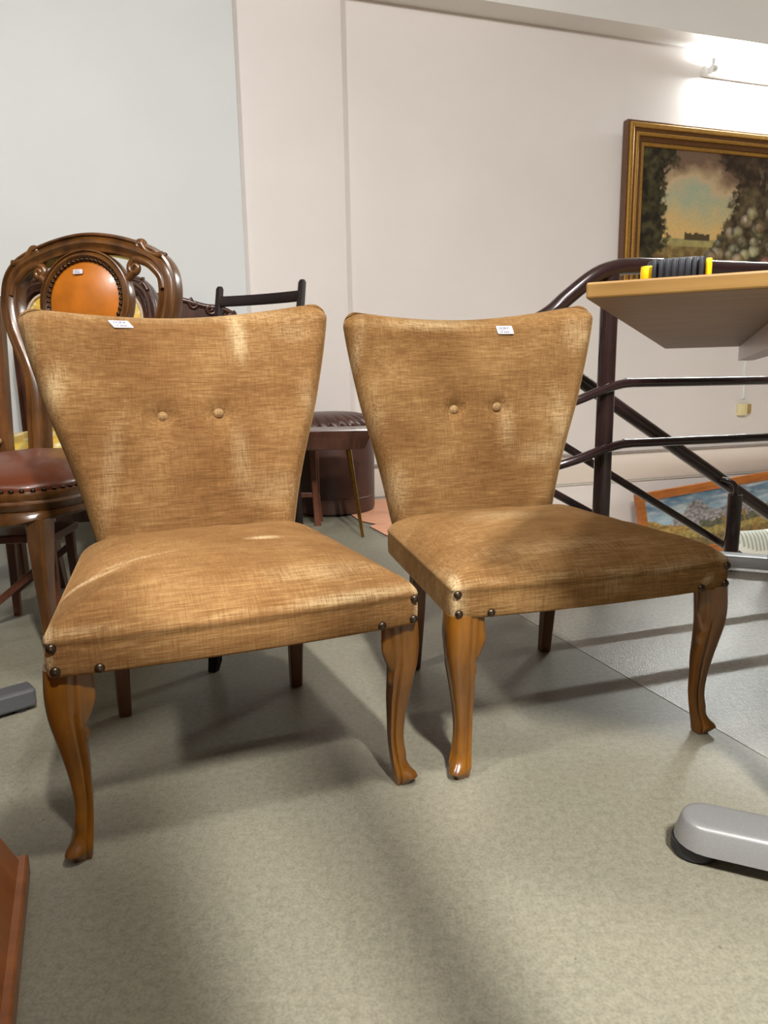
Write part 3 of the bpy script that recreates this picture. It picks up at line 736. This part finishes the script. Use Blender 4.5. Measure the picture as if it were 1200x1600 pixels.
# ------------------------------------------------------------------ work table at the right
PN = Vector((0.2155, 0.770, 0)); EX = Vector((0.912, -0.410, 0)).normalized(); EY = Vector((0.410, 0.912, 0)).normalized()
tz = math.atan2(EX.y, EX.x)
tb = empty('work_table', 'long maple-edged work table on a grey T-foot frame at the right', 'table', PN, tz)
ZB, ZT = 0.7185, 0.7352; TL_, TW_ = 1.62, 0.80
V = [Vector((x, y, z)) for z in (ZB, ZT) for x, y in ((0, 0), (TW_, 0), (TW_, TL_), (0, TL_))]
me_top = MB().box((TW_/2, TL_/2, (ZB+ZT)/2), (TW_, TL_, ZT-ZB), bev=0.0022).build('tabletop', M_MAPLE, tb, False)
me_top.data.materials.append(M_UNDER)
for p in me_top.data.polygons:
    if p.normal.z < -0.9: p.material_index = 1
for k, (x0, x1) in enumerate(((0.206, 0.246), (0.56, 0.60))):
    mb = MB(); xm = (x0+x1)/2
    prof = [(x0, ZB-0.042), (x0, ZB-0.001), (x0+0.004, ZB-0.001), (x0+0.004, ZB-0.037), (x1-0.004, ZB-0.037), (x1-0.004, ZB-0.001), (x1, ZB-0.001), (x1, ZB-0.042)]
    mb.loft([[Vector((x, 0.20, z)) for x, z in prof], [Vector((x, TL_-0.012, z)) for x, z in prof]]).build('support_rail', M_STEEL, tb, False)
def tfoot(y):
    # rounded bar with sloping sides
    rings = []
    for z, g in ((0.022, -0.001), (0.0235, 0.001), (0.030, 0.0), (0.0525, -0.0065), (0.0560, -0.0085), (0.0580, -0.0125), (0.0585, -0.018)):
        r = []; x0, x1, hw_ = 0.118-g, 0.70+g, 0.040+g
        for a0, cx in ((PI/2, x0+hw_), (-PI/2, x1-hw_)):
            for k in range(11):
                a = a0+PI*k/10; r.append(Vector((cx+hw_*math.cos(a), y+hw_*math.sin(a), z)))
        rings.append(r)
    f = MB().loft(rings).build('foot', M_GREY, tb, True, 50)
    for x in (0.144, 0.672):
        MB().lathe([(0.0, 0.0), (0.026, 0.0), (0.030, 0.004), (0.030, 0.020), (0.026, 0.0225), (0.0, 0.0225)], (x, y, 0), 28).build('leveller', M_RUBBER, f)
    for x in (0.36, 0.44):
        MB().tube([(x, y, 0.05), (x, y, ZB-0.04)], 0.022, 20).build('column', M_GREY, tb)
tfoot(0.165)
tfoot(1.73)
MB().box((0.40, 0.81, ZB-0.06), (0.04, 1.30, 0.05), bev=0.004).build('centre_beam', M_GREY, tb)

# tape measure lying near the corner
tc_ = PN+EX*0.086+EY*0.062+Vector((0, 0, ZT))
tm = empty('tape_measure', 'yellow and black tape measure lying on the maple-edged table', 'tape measure', tc_, tz); tm.scale = (0.86, 0.86, 0.68)
def dshape(x0, x1, y0, y1, r, z0, z1, bev=0.003):
    pts = []
    for cx, cy, a0 in ((x1-r, y1-r, 0), (x0+r, y1-r, PI/2), (x0+r, y0+r, PI), (x1-r, y0+r, 3*PI/2)):
        for k in range(7):
            a = a0+PI/2*k/6; pts.append((cx+r*math.cos(a), cy+r*math.sin(a)))
    cx, cy = (x0+x1)/2, (y0+y1)/2
    def sc(s, z): return [Vector((cx+(x-cx)*s, cy+(y-cy)*s, z)) for x, y in pts]
    return MB().loft([sc(0.96, z0), sc(1, z0+bev), sc(1, z1-bev), sc(0.95, z1)])
dshape(-0.036, 0.036, -0.030, 0.036, 0.024, 0.001, 0.034).build('case', M_TBLK, tm)
for k in range(8):
    x = -0.026+k*0.0075
    MB().box((x, -0.0305, 0.0175), (0.0048, 0.004, 0.031), bev=0.0012).build('grip_rib', M_TBLK, tm)
dshape(-0.043, -0.024, -0.026, 0.034, 0.0095, 0.003, 0.026, 0.008).build('yellow_shell', M_TYEL, tm)
dshape(0.031, 0.0385, -0.026, 0.034, 0.0037, 0.003, 0.031, 0.006).build('yellow_shell', M_TYEL, tm)
MB().box((0.0, 0.0, 0.0355), (0.024, 0.016, 0.003), bev=0.001).build('belt_clip', M_CHROME, tm)
MB().box((-0.0445, -0.018, 0.0035), (0.010, 0.016, 0.0012)).box((-0.049, -0.018, 0.0023), (0.0012, 0.016, 0.004)).build('tape_hook', M_CHROME, tm, False)

# ------------------------------------------------------------------ furniture at the left and behind
def mould(w_, d, k=1.0):
    """moulded rail profile: u across, v = depth with v>0 at the back and v<0 in front"""
    h = w_/2
    return [(-h, d*0.5), (-h, -d*0.20), (-h*0.88, -d*0.42), (-h*0.66, -d*0.46), (-h*0.56, -d*0.30), (-h*0.40, -d*0.36), (-h*0.15, -d*0.55), (h*0.15, -d*0.55), (h*0.40, -d*0.36), (h*0.56, -d*0.30), (h*0.66, -d*0.46), (h*0.88, -d*0.42), (h, -d*0.20), (h, d*0.5)]
def spiral(cx, cz, r0, turns, a0, sgn, y, th, n=30):
    pts = []; rad = []
    for i in range(n+1):
        t = i/n; r = r0*(1-0.85*t); a = a0+sgn*2*PI*turns*t
        pts.append(Vector((cx+r*math.cos(a), y(cz+r*math.sin(a))-th*(0.25+0.6*t), cz+r*math.sin(a)))); rad.append(th*(1-0.45*t))
    return pts, rad
def taper_leg(pts, name, m, parent, ang=30):
    """pts [(x,y,z,half)]"""
    rr = []
    for x, y, z, h in pts:
        g = h*0.3
        rr.append([Vector((x+a, y+b, z)) for a, b in ((h, -h+g), (h, h-g), (h-g, h), (-h+g, h), (-h, h-g), (-h, -h+g), (-h+g, -h), (h-g, -h))])
    return MB().loft(rr).build(name, m, parent, True, ang)
def nails(parent, pts, r=0.0052):
    base = None
    for p, nrm in pts:
        if base is None:
            base = MB().lathe([(0, -0.002), (r*0.9, -0.001), (r, 0.0008), (r*0.8, 0.003), (r*0.4, 0.0044), (0, 0.0047)], (0, 0, 0), 10).build('nail', M_NAIL, parent, True, 80); o = base
        else:
            o = base.copy(); COL.objects.link(o); o.parent = parent
        o.location = p; o.rotation_euler = Vector(nrm).to_track_quat('Z', 'Y').to_euler()
def carved_back(parent, path, w_, d, y, m, name='back_frame'):
    full = [Vector((-x, y(z), z)) for x, z in path]+[Vector((x, y(z), z)) for x, z in reversed(path)][1:]
    pn = Vector((0, 1, -(y(1.0)-y(0.5))/0.5)).normalized()
    P = smooth_path(full, 6)
    return MB().sweep(P, mould(w_, d), pn).build(name, m, parent, True, 28), pn
def seat_body(parent, hw, hwr, yf, yr, z0, z1, crown, m, name, bowf=0.03, n=64, wavy=0.0, prof=None):
    """upholstered / moulded seat outline: bowed front, rounded corners"""
    O = []
    for i in range(n):
        a = 2*PI*i/n; c, s_ = math.cos(a), math.sin(a); p = 4.5
        r = 1/((abs(c)**p+abs(s_)**p)**(1/p)); u, v = r*c, r*s_
        yy = (yf+yr)/2+(yr-yf)/2*v; ww = hw+(hwr-hw)*(v+1)/2
        x = ww*u
        if v < 0: yy -= bowf*(1-(u*u))*(-v)**2
        O.append((x, yy))
    cx, cy = 0, (yf+yr)/2
    rings = []
    if prof:
        for z, off in prof:
            ring = []
            for x, yy in O:
                k = 1+off/0.22
                zz = z
                if wavy and z < z0+0.02: zz = z+wavy*math.cos(x*30)*(1 if yy < cy else 0.4)
                ring.append(Vector((cx+(x-cx)*k, cy+(yy-cy)*k, zz)))
            rings.append(ring)
    else:
        rings.append([Vector((x, yy, z0)) for x, yy in O]); rings.append([Vector((x*1.012, cy+(yy-cy)*1.012, z0+0.015)) for x, yy in O])
        for i in range(17):
            t = i/16; s_ = max(0.02, 1-t**1.4*0.99)
            rings.append([Vector((x*s_, cy+(yy-cy)*s_, z1+crown*(1-s_**2.4)**0.8)) for x, yy in O])
    ob = MB().loft(rings).build(name, m, parent, True, 45); return ob, O

# --- oval-backed leather chair
RZL = math.radians(-12)
lc = empty('carved_leather_chair', 'carved walnut chair with an oval orange leather back and brass-nailed leather seat', 'chair', (-0.922, 1.866, 0), RZL)
yb = lambda z: 0.245+(z-0.40)*0.13
fr, pnL = carved_back(lc, [(0.172, 0.36), (0.176, 0.50), (0.180, 0.62), (0.194, 0.69), (0.222, 0.755), (0.248, 0.82), (0.259, 0.885), (0.252, 0.945), (0.222, 0.985), (0.165, 1.013), (0.085, 1.036), (0.0, 1.046)], 0.058, 0.044, yb, M_WALNUT)
for s_ in (-1, 1):
    mb = MB()
    for (cx, cz, r0, tn, a0, sg, th) in ((0.156, 0.968, 0.020, 1.4, PI*0.5, 1, 0.011), (0.172, 1.030, 0.016, 1.1, -PI*0.3, 1, 0.010), (0.243, 0.992, 0.011, 1.1, PI*0.2, 1, 0.0065)):
        p, r = spiral(s_*cx, cz, r0, tn, a0 if s_ > 0 else PI-a0, sg*s_, lambda z: yb(z)-0.006, th); mb.tube(p, r, 8)
    pa = smooth_path([Vector((s_*x, yb(z)-0.012, z)) for x, z in ((0.250, 0.905), (0.238, 0.94), (0.205, 0.974), (0.175, 0.988), (0.155, 0.992))], 6); mb.tube(pa, [0.014-0.003*i/len(pa) for i in range(len(pa))], 8)
    pa = smooth_path([Vector((s_*x, yb(z)-0.014, z)) for x, z in ((0.245, 1.0), (0.222, 1.000), (0.196, 1.012), (0.180, 1.034))], 6); mb.tube(pa, 0.010, 8)
    pa = smooth_path([Vector((s_*x, yb(z)-0.010, z)) for x, z in ((0.150, 0.955), (0.140, 0.945), (0.128, 0.935))], 4); mb.tube(pa, 0.012, 8)
    mb.build('carved_scroll', M_WALNUT, lc, True, 60)
oc = 0.880; ow, oh = 0.131, 0.130
up = Vector((0, yb(1.0)-yb(0.5), 0.5)).normalized(); frn = -pnL
def oval(a, k, lift): return Vector((0, yb(oc)-0.012, oc))+Vector((1, 0, 0))*(ow*k[0]*math.cos(a))+up*(oh*k[1]*math.sin(a))+frn*lift
ring = [oval(2*PI*i/64, (1, 1), 0) for i in range(64)]
MB().sweep(ring, mould(0.034, 0.034), pnL, closed=True).build('oval_rim', M_WALNUT, lc, True, 28)
rings = []
for i in range(12):
    t = i/11; k = max(0.02, 1-t); rings.append([oval(2*PI*j/64, (k*0.93, k*0.93), 0.004+0.020*(1-k**2.2)) for j in range(64)])
op = MB().loft(rings).build('oval_panel', M_LEATHER, lc, True, 60)
nails(op, [(oval(2*PI*i/50, (0.90, 0.90), 0.012), frn) for i in range(50)], 0.0064)
t_ = price_tag(op, oval(PI*0.55, (0.62, 0.62), 0.0225), (1, 0, 0), up, 0.030, 0.013, ('318-111', '25 000.-'), 0.0)
MB().sweep(smooth_path([Vector((0, yb(z), z)) for z in (0.745, 0.60, 0.40)], 6), lambda t: mould(0.07-0.03*math.sin(PI*t), 0.025), pnL).build('splat', M_WALNUT, lc, True, 30)
seat_body(lc, 0.215, 0.185, -0.235, 0.235, 0.325, 0.395, 0, M_WALNUT, 'seat_rail', 0.04, 80, 0.007, [(0.327, -0.012), (0.325, -0.003), (0.332, 0.004), (0.345, 0.002), (0.352, -0.003), (0.360, 0.003), (0.372, 0.006), (0.378, 0.001), (0.386, 0.004), (0.396, 0.002), (0.399, -0.006)])
ls, O = seat_body(lc, 0.208, 0.180, -0.226, 0.226, 0.390, 0.412, 0.062, M_LEATHER_S, 'leather_seat', 0.04, 80)
np_ = []
for i in range(len(O)):
    x, y = O[i]
    if y < 0.15:
        nx = Vector((x*1.0, y-0.0, 0)).normalized(); np_.append((Vector((x*1.012, y*1.012, 0.401)), Vector((nx.x, nx.y, 0.1))))
nails(ls, np_, 0.0058)
for s_ in (-1, 1):
    taper_leg([(s_*0.168, -0.222, 0.0, 0.011), (s_*0.174, -0.228, 0.012, 0.015), (s_*0.172, -0.226, 0.05, 0.014), (s_*0.160, -0.212, 0.13, 0.016), (s_*0.155, -0.206, 0.21, 0.020), (s_*0.160, -0.210, 0.28, 0.024), (s_*0.160, -0.205, 0.335, 0.026)], 'front_leg', M_WALNUT, lc)
    taper_leg([(s_*0.178, 0.300, 0.0, 0.013), (s_*0.176, 0.275, 0.12, 0.015), (s_*0.174, 0.250, 0.26, 0.018), (s_*0.172, 0.242, 0.40, 0.020)], 'rear_leg', M_WALNUT, lc)

# --- yellow striped chair behind it
yc = empty('striped_chair', 'dark mahogany chair upholstered in yellow striped cloth behind the oval-backed leather chair', 'chair', (-1.185, 2.63, 0), math.radians(-3))
yb2 = lambda z: 0.215+(z-0.40)*0.12
_, pn2 = carved_back(yc, [(0.235, 0.40), (0.250, 0.60), (0.266, 0.80), (0.270, 0.90), (0.256, 0.975), (0.222, 1.018), (0.165, 1.035), (0.085, 1.045), (0.0, 1.050)], 0.064, 0.045, yb2, M_MAHOG)
for s_ in (-1, 1):
    mb = MB()
    for (cx, cz, r0, tn, a0, sg, th) in ((0.240, 1.030, 0.014, 1.2, PI*0.3, 1, 0.007), (0.165, 1.058, 0.018, 1.3, -PI*0.2, 1, 0.009)):
        p, r = spiral(s_*cx, cz, r0, tn, a0 if s_ > 0 else PI-a0, sg*s_, lambda z: yb2(z)-0.016, th); mb.tube(p, r, 8)
    pa = smooth_path([Vector((s_*x, yb2(z)-0.02, z)) for x, z in ((0.262, 1.0), (0.245, 1.026), (0.205, 1.042), (0.18, 1.052))], 6); mb.tube(pa, 0.008, 8)
    mb.build('carved_scroll', M_MAHOG, yc, True, 60)
def panel_pt(x, t): # inside the frame
    return x
bp_ = [(0.205, 0.45), (0.218, 0.60), (0.232, 0.80), (0.234, 0.90), (0.216, 0.955), (0.178, 0.988), (0.10, 1.005), (0.0, 1.012)]
bo = [Vector((-x, yb2(z), z)) for x, z in bp_]+[Vector((x, yb2(z), z)) for x, z in reversed(bp_)][1:]
bo = smooth_path(bo, 5)
cen = Vector((0, yb2(0.76), 0.76)); rings = []
for i in range(12):
    k = max(0.02, 1-i/11); rings.append([cen+(p-cen)*k-pn2*(0.006+0.028*(1-k**2)) for p in bo])
M_YEL = attr_mat('striped_silk', 0.55, grain=300)
pb = MB().loft(rings).build('back_panel', M_YEL, yc, True, 60)
def stripes(c):
    t = (c.x*16) % 1
    if t < 0.42: return C(214, 176, 66)
    if t < 0.50: return C(234, 222, 180)
    if t < 0.62: return C(196, 178, 96)
    if t < 0.70: return C(236, 226, 190)
    return C(206, 166, 60)
paint(pb, stripes)
MB().tube([p-pn2*0.012 for p in bo], 0.0055, 8).build('gimp_trim', plain('gimp_braid', srgb((196, 176, 150)), 0.8, 0, 0.3, 300, 0.3), pb)
seat_body(yc, 0.245, 0.215, -0.215, 0.205, 0.34, 0.41, 0, M_MAHOG, 'seat_rail', 0.03, 64, 0.006, [(0.345, -0.010), (0.343, 0.0), (0.36, 0.004), (0.385, 0.001), (0.405, 0.003), (0.412, -0.004)])
ys, _ = seat_body(yc, 0.238, 0.208, -0.207, 0.198, 0.40, 0.425, 0.060, M_YEL, 'striped_seat', 0.03, 96)
paint(ys, stripes)
for s_ in (-1, 1):
    taper_leg([(s_*0.205, -0.205, 0.0, 0.013), (s_*0.205, -0.205, 0.05, 0.013), (s_*0.195, -0.19, 0.2, 0.019), (s_*0.195, -0.185, 0.35, 0.026)], 'front_leg', M_MAHOG, yc)
    taper_leg([(s_*0.215, 0.290, 0.0, 0.014), (s_*0.222, 0.25, 0.15, 0.016), (s_*0.232, 0.218, 0.40, 0.021)], 'rear_leg', M_MAHOG, yc)

# --- carved headboard against the pier
hb = empty('carved_headboard', 'dark carved wooden headboard at the wall between the oval-backed chair and thin black chair', 'headboard', W(-1.222, 0.135, 0), WA); hb.scale = (1.05, 1.0, 1.02)
ho = [(-0.46, 0.0), (-0.46, 0.84), (-0.42, 0.90), (-0.30, 0.965), (-0.16, 1.02), (0.0, 1.045), (0.16, 1.02), (0.28, 0.985), (0.345, 0.975), (0.40, 0.955), (0.44, 0.925), (0.46, 0.88), (0.46, 0.0)]
mb = MB(); mb.loft([[Vector((x, y, z)) for x, z in ho] for y in (-0.016, 0.016)]); mb.build('panel', M_MAHOG, hb, False)
mb = MB()
for k, (x, z) in enumerate(((0.31, 0.962), (0.355, 0.958), (0.40, 0.932), (0.24, 0.985), (0.17, 1.0), (0.43, 0.90))):
    p, r = spiral(x, z, 0.024, 1.3, 0.6*k, 1 if k % 2 else -1, lambda zz: -0.018, 0.009, 24); mb.tube(p, r, 8)
pa = smooth_path([Vector((x, -0.018, z)) for x, z in ((0.0, 1.03), (0.16, 1.01), (0.28, 0.978), (0.345, 0.970), (0.40, 0.948), (0.45, 0.90))], 6); mb.tube(pa, 0.012, 8)
pa = smooth_path([Vector((x, -0.018, z)) for x, z in ((-0.45, 0.86), (-0.30, 0.955), (-0.16, 1.01), (0.0, 1.03))], 6); mb.tube(pa, 0.012, 8)
mb.build('carving', M_MAHOG, hb, True, 60)

# --- thin black chair behind the left cocktail chair
bc = empty('black_chair', 'thin black wooden chair with a curved top rail behind the left velvet chair', 'chair', (-0.357-0.0845, 1.935-0.181, 0), math.radians(-25))
for s_ in (-1, 1):
    p = [(s_*0.125, 0.25, 0.0, 0.011), (s_*0.127, 0.215, 0.20, 0.013), (s_*0.128, 0.20, 0.42, 0.0135), (s_*0.131, 0.225, 0.66, 0.0105), (s_*0.134, 0.272, 0.895, 0.0085), (s_*0.134, 0.273, 0.902, 0.005)]
    taper_leg(p, 'back_post', M_EBONY, bc)
    taper_leg([(s_*0.152, -0.205, 0.0, 0.010), (s_*0.150, -0.195, 0.02, 0.0125), (s_*0.135, -0.17, 0.40, 0.017)], 'front_leg', M_EBONY, bc)
def top_rail(z0, z1, y0):
    rr = []
    for i in range(15):
        t = i/14*2-1; x = 0.130*t; y = y0+0.014*(1-t*t)
        rr.append([Vector((x, y+dy+(z-z0)*0.19, z)) for dy, z in ((-0.006, z0+0.002), (-0.007, z0+0.006), (-0.007, z1-0.006), (-0.004, z1), (0.005, z1), (0.007, z1-0.006), (0.007, z0+0.006), (0.005, z0))])
    return MB().loft(rr).build('back_rail', M_EBONY, bc, True, 40)
top_rail(0.846, 0.874, 0.260); top_rail(0.64, 0.67, 0.221)
seat_body(bc, 0.165, 0.140, -0.205, 0.19, 0.39, 0.41, 0.006, M_EBONY, 'seat', 0.01, 48)
for x in (-1, 1): MB().tube([(x*0.143, -0.185, 0.2), (x*0.126, 0.218, 0.2)], 0.008, 10).build('stretcher', M_EBONY, bc)

# --- rush-seat chair at the far left edge
rc = empty('rush_chair', 'brown wooden rush-seated chair at the left edge beside the oval-backed leather chair', 'chair', (-1.425, 2.085, 0), 0)
for s_ in (-1, 1):
    taper_leg([(s_*0.205, 0.215, 0.0, 0.020), (s_*0.205, 0.20, 0.45, 0.0235), (s_*0.210, 0.235, 0.90, 0.021), (s_*0.210, 0.236, 0.92, 0.014)], 'back_post', M_LEG_REAR, rc)
    taper_leg([(s_*0.205, -0.175, 0.0, 0.018), (s_*0.205, -0.17, 0.47, 0.021)], 'front_leg', M_LEG_REAR, rc)
    MB().tube([(s_*0.205, -0.17, 0.18), (s_*0.205, 0.205, 0.18)], 0.010, 10).build('stretcher', M_LEG_REAR, rc)
for z in (0.60, 0.80): MB().box((0, 0.218, z), (0.40, 0.016, 0.07), bev=0.004).build('back_slat', M_LEG_REAR, rc)
rings = []
mb = MB()
for k in range(16):                                      # woven cords, one ring inside another
    s_ = 1-k/17; mb.tube([Vector((0.215*s_*math.copysign(abs(math.cos(a))**0.35, math.cos(a)), 0.015+0.195*s_*math.copysign(abs(math.sin(a))**0.35, math.sin(a)), 0.468+0.004*(k % 2))) for a in [2*PI*i/48 for i in range(49)]], 0.0105, 8)
mb.build('rush_seat', M_RUSH, rc, True, 80)

# --- low stool tucked below the leather chair
fs = empty('footstool', 'low red-brown footstool with crossed braces tucked under the oval-backed leather chair', 'stool', (-0.955, 1.86, 0), math.radians(4))
MB().box((0, 0, 0.252), (0.20, 0.18, 0.022), bev=0.004).build('seat', M_REDWOOD, fs, False)
for sx in (-1, 1):
    for sy in (-1, 1): taper_leg([(sx*0.085, sy*0.072, 0, 0.009), (sx*0.080, sy*0.070, 0.242, 0.012)], 'leg', M_REDWOOD, fs)
MB().beam((-0.082, -0.071, 0.07), (0.080, -0.071, 0.20), 0.012, 0.018).build('brace', M_REDWOOD, fs, False)
MB().beam((-0.082, 0.071, 0.07), (0.080, 0.071, 0.20), 0.012, 0.018).build('brace', M_REDWOOD, fs, False)

# --- small side table, stool, pouf and board between the two chairs
sd_ = empty('side_table', 'small dark side table with slim brass leg between the two velvet chairs', 'side table', (-0.30, 2.93, 0), math.radians(3))
mb = MB(); mb.loft([[Vector((x, y, z)) for x, y in ((-a, -b), (a, -b), (a, b), (-a, b))] for z, a, b in ((0.365, 0.215, 0.088), (0.368, 0.222, 0.092), (0.415, 0.244, 0.100), (0.440, 0.252, 0.102), (0.446, 0.250, 0.100))])
mb.build('table_top', M_MAHOG, sd_, False)
for sx in (-1, 1):
    for sy in (-1, 1):
        MB().tube([(sx*0.155, sy*0.062, 0.370), (sx*0.205, sy*0.085, 0.012), (sx*0.207, sy*0.086, 0.0)], [0.0115, 0.006, 0.0055], 14).build('leg', M_BRASS, sd_, True, 60)
so = empty('dark_stool', 'dark brown wooden stool behind the side table', 'stool', (-0.425, 3.165, 0), 0)
MB().box((0, 0, 0.40), (0.29, 0.15, 0.03), bev=0.008).build('seat', M_REDWOOD, so, False)
for sx in (-1, 1):
    for sy in (-1, 1): taper_leg([(sx*0.128, sy*0.052, 0, 0.014), (sx*0.120, sy*0.052, 0.12, 0.011), (sx*0.115, sy*0.050, 0.386, 0.018)], 'leg', M_REDWOOD, so)
MB().box((0, -0.051, 0.14), (0.23, 0.014, 0.022), bev=0.003).build('stretcher', M_REDWOOD, so, False)
po = empty('pouf', 'round dark brown leather pouf with a pleated top against the back wall', 'pouf', (-0.262, 3.515, 0.0058), 0)
MB().lathe([(0.0, 0.0), (0.205, 0.0), (0.213, 0.006), (0.216, 0.02), (0.2165, 0.075), (0.2145, 0.078), (0.2165, 0.081), (0.218, 0.25), (0.216, 0.40), (0.213, 0.408), (0.0, 0.41)], (0, 0, 0), 64).build('body', M_POUF, po, True, 30)
rings = []
for i in range(15):
    t = i/14; a = t*PI/2
    ring = []
    for j in range(192):
        th = 2*PI*j/192; pl = 1-0.10*abs(math.sin(th*12+t*1.6))**0.35*0 - 0.075*math.exp(-(((th*24/(2*PI)+t*1.3) % 1-0.5)/0.12)**2)*(1-t)**0.3
        r = (0.218*math.cos(a)**0.55+0.004)*pl; ring.append(Vector((r*math.cos(th), r*math.sin(th), 0.408+0.075*math.sin(a)**0.9)))
    rings.append(ring)
MB().loft(rings).build('pleated_top', M_POUF, po, True, 70)
bd = [(-0.202, 3.488), (-0.137, 3.27), (-0.110, 3.185), (-0.035, 3.10), (-0.065, 3.06), (0.005, 2.875), (0.12, 2.62), (0.42, 2.72), (0.30, 3.62), (0.05, 3.80), (-0.10, 3.74)]
mb = MB(); mb.loft([[Vector((x, y, z)) for x, y in bd] for z in (0.0004, 0.005)])
bo_ = mb.build('plywood_board', M_BOARD, None, False); bo_.data.materials.append(M_BOARDE)
for p in bo_.data.polygons:
    if abs(p.normal.z) < 0.5: p.material_index = 1
tag(bo_, 'thin orange-pink board with a ragged edge lying on the floor under the pouf', 'board')

# --- slanted wooden desk end at the lower left
F0 = Vector((-0.478, 0.838, 0)); fd = (Vector((-0.392, 0.614, 0))-Vector((-0.484, 0.831, 0))).normalized()
dk = empty('trestle_desk', 'orange-brown wooden desk with a slanted end panel at the lower left corner', 'desk', F0, math.atan2(fd.y, fd.x))
# local x runs along the foot towards the camera, local y points right when looking along it
MB().box((0.29, -0.020, 0.017), (0.58, 0.040, 0.030), bev=0.003).build('foot_plank', M_DESK, dk, False)
for y0, sg in ((-0.010, -1), (-0.842, 1)):
    rr = [[Vector((x, y, z)) for y, z in ((y0, 0.0 if sg > 0 else 0.031), (y0-0.028, 0.0 if sg > 0 else 0.031), (y0-0.028+sg*0.30, 0.690), (y0+sg*0.30, 0.690))] for x in (0.012, 0.57)]
    MB().loft(rr).build('end_panel', M_DESK, dk, False)
MB().box((0.30, -0.44, 0.705), (0.64, 0.76, 0.028), bev=0.003).build('desk_top', M_DESK, dk, False)

# --- grey pedestal foot at the left edge
gb = empty('pedestal_base', 'dark grey metal pedestal base on the floor at the left edge', 'table base', (-0.93, 1.155, 0), math.radians(42))
for a in (0, PI/2):
    mb = MB(); R = Matrix.Rotation(a, 3, 'Z')
    mb.loft([[R @ Vector((x, y, z)) for x, y in ((-0.285, -0.026), (0.285, -0.026), (0.285, 0.026), (-0.285, 0.026))] for z in (0.008, 0.040, 0.046)])
    f = mb.build('foot_bar', M_GREYD, gb, False)
    md = f.modifiers.new('bevel', 'BEVEL'); md.width = 0.006; md.segments = 2
    for s_ in (-1, 1): MB().lathe([(0, 0), (0.018, 0), (0.020, 0.003), (0.020, 0.009), (0, 0.009)], R @ Vector((s_*0.258, 0, 0)), 20).build('leveller', M_RUBBER, f)
MB().tube([(0, 0, 0.03), (0, 0, 0.62)], 0.030, 24).build('column', M_GREYD, gb)
MB().box((0, 0, 0.625), (0.22, 0.22, 0.010), bev=0.003).build('mounting_plate', M_GREYD, gb, False)

# --- added out of view behind the camera: a cabinet and a carpet, only to shade the floor in front
cb = empty('shade_block', 'added unseen cabinet standing behind the camera', 'blocker', (-0.055, -0.226, 0), 0)
MB().box((0, 0, 0.805), (0.49, 0.30, 1.55), bev=0.006).build('body', M_WALNUT, cb, False)
for s_ in (-1, 1): MB().box((s_*0.122, 0.156, 0.78), (0.234, 0.012, 1.36), bev=0.004).build('front_panel', M_WALNUT, cb, False)
for sx in (-1, 1):
    for sy in (-1, 1): MB().box((sx*0.19, sy*0.12, 0.016), (0.04, 0.04, 0.032), bev=0.003).build('foot', M_WALNUT, cb, False)
tag(MB().lathe([(0.0, 0.0), (0.032, 0.0), (0.034, 0.004), (0.034, 1.646), (0.030, 1.65), (0.0, 1.644)], (0.318, -0.06, 0.0), 28).build('shade_pole', plain('pole_brown', srgb((120, 96, 70)), 0.9, 0, 0.2, 200, 0.2), None, True, 40), 'added unseen carpet standing on end beside the camera', 'gobo')

# bookcase added out of view at the left, only to shade the leather chair
bk = empty('baffle', 'added unseen bookcase standing beyond the left edge behind the slanted desk', 'baffle', (-1.15, 0.825, 0), 0)
for s_ in (-1, 1): MB().box((s_*0.29, 0, 0.71), (0.02, 0.13, 1.42), bev=0.002).build('side_panel', M_WALNUT, bk, False)
MB().box((0, 0.060, 0.71), (0.56, 0.010, 1.42)).build('back_panel', M_WALNUT, bk, False)
for k in range(5): MB().box((0, -0.005, 0.05+k*0.335), (0.56, 0.12, 0.018), bev=0.002).build('cross_board', M_WALNUT, bk, False)
# a loose thread on the floor
tag(MB().tube(smooth_path([(0.70, 0.93, 0.0012), (0.66, 0.985, 0.0012), (0.645, 1.02, 0.0014), (0.67, 1.045, 0.0012), (0.72, 1.04, 0.0012), (0.735, 1.025, 0.0012), (0.78, 1.03, 0.0012)], 8), 0.0007, 6).build('loose_thread', M_RUBBER), 'thin dark loose thread curled on the floor behind the near table foot', 'thread')
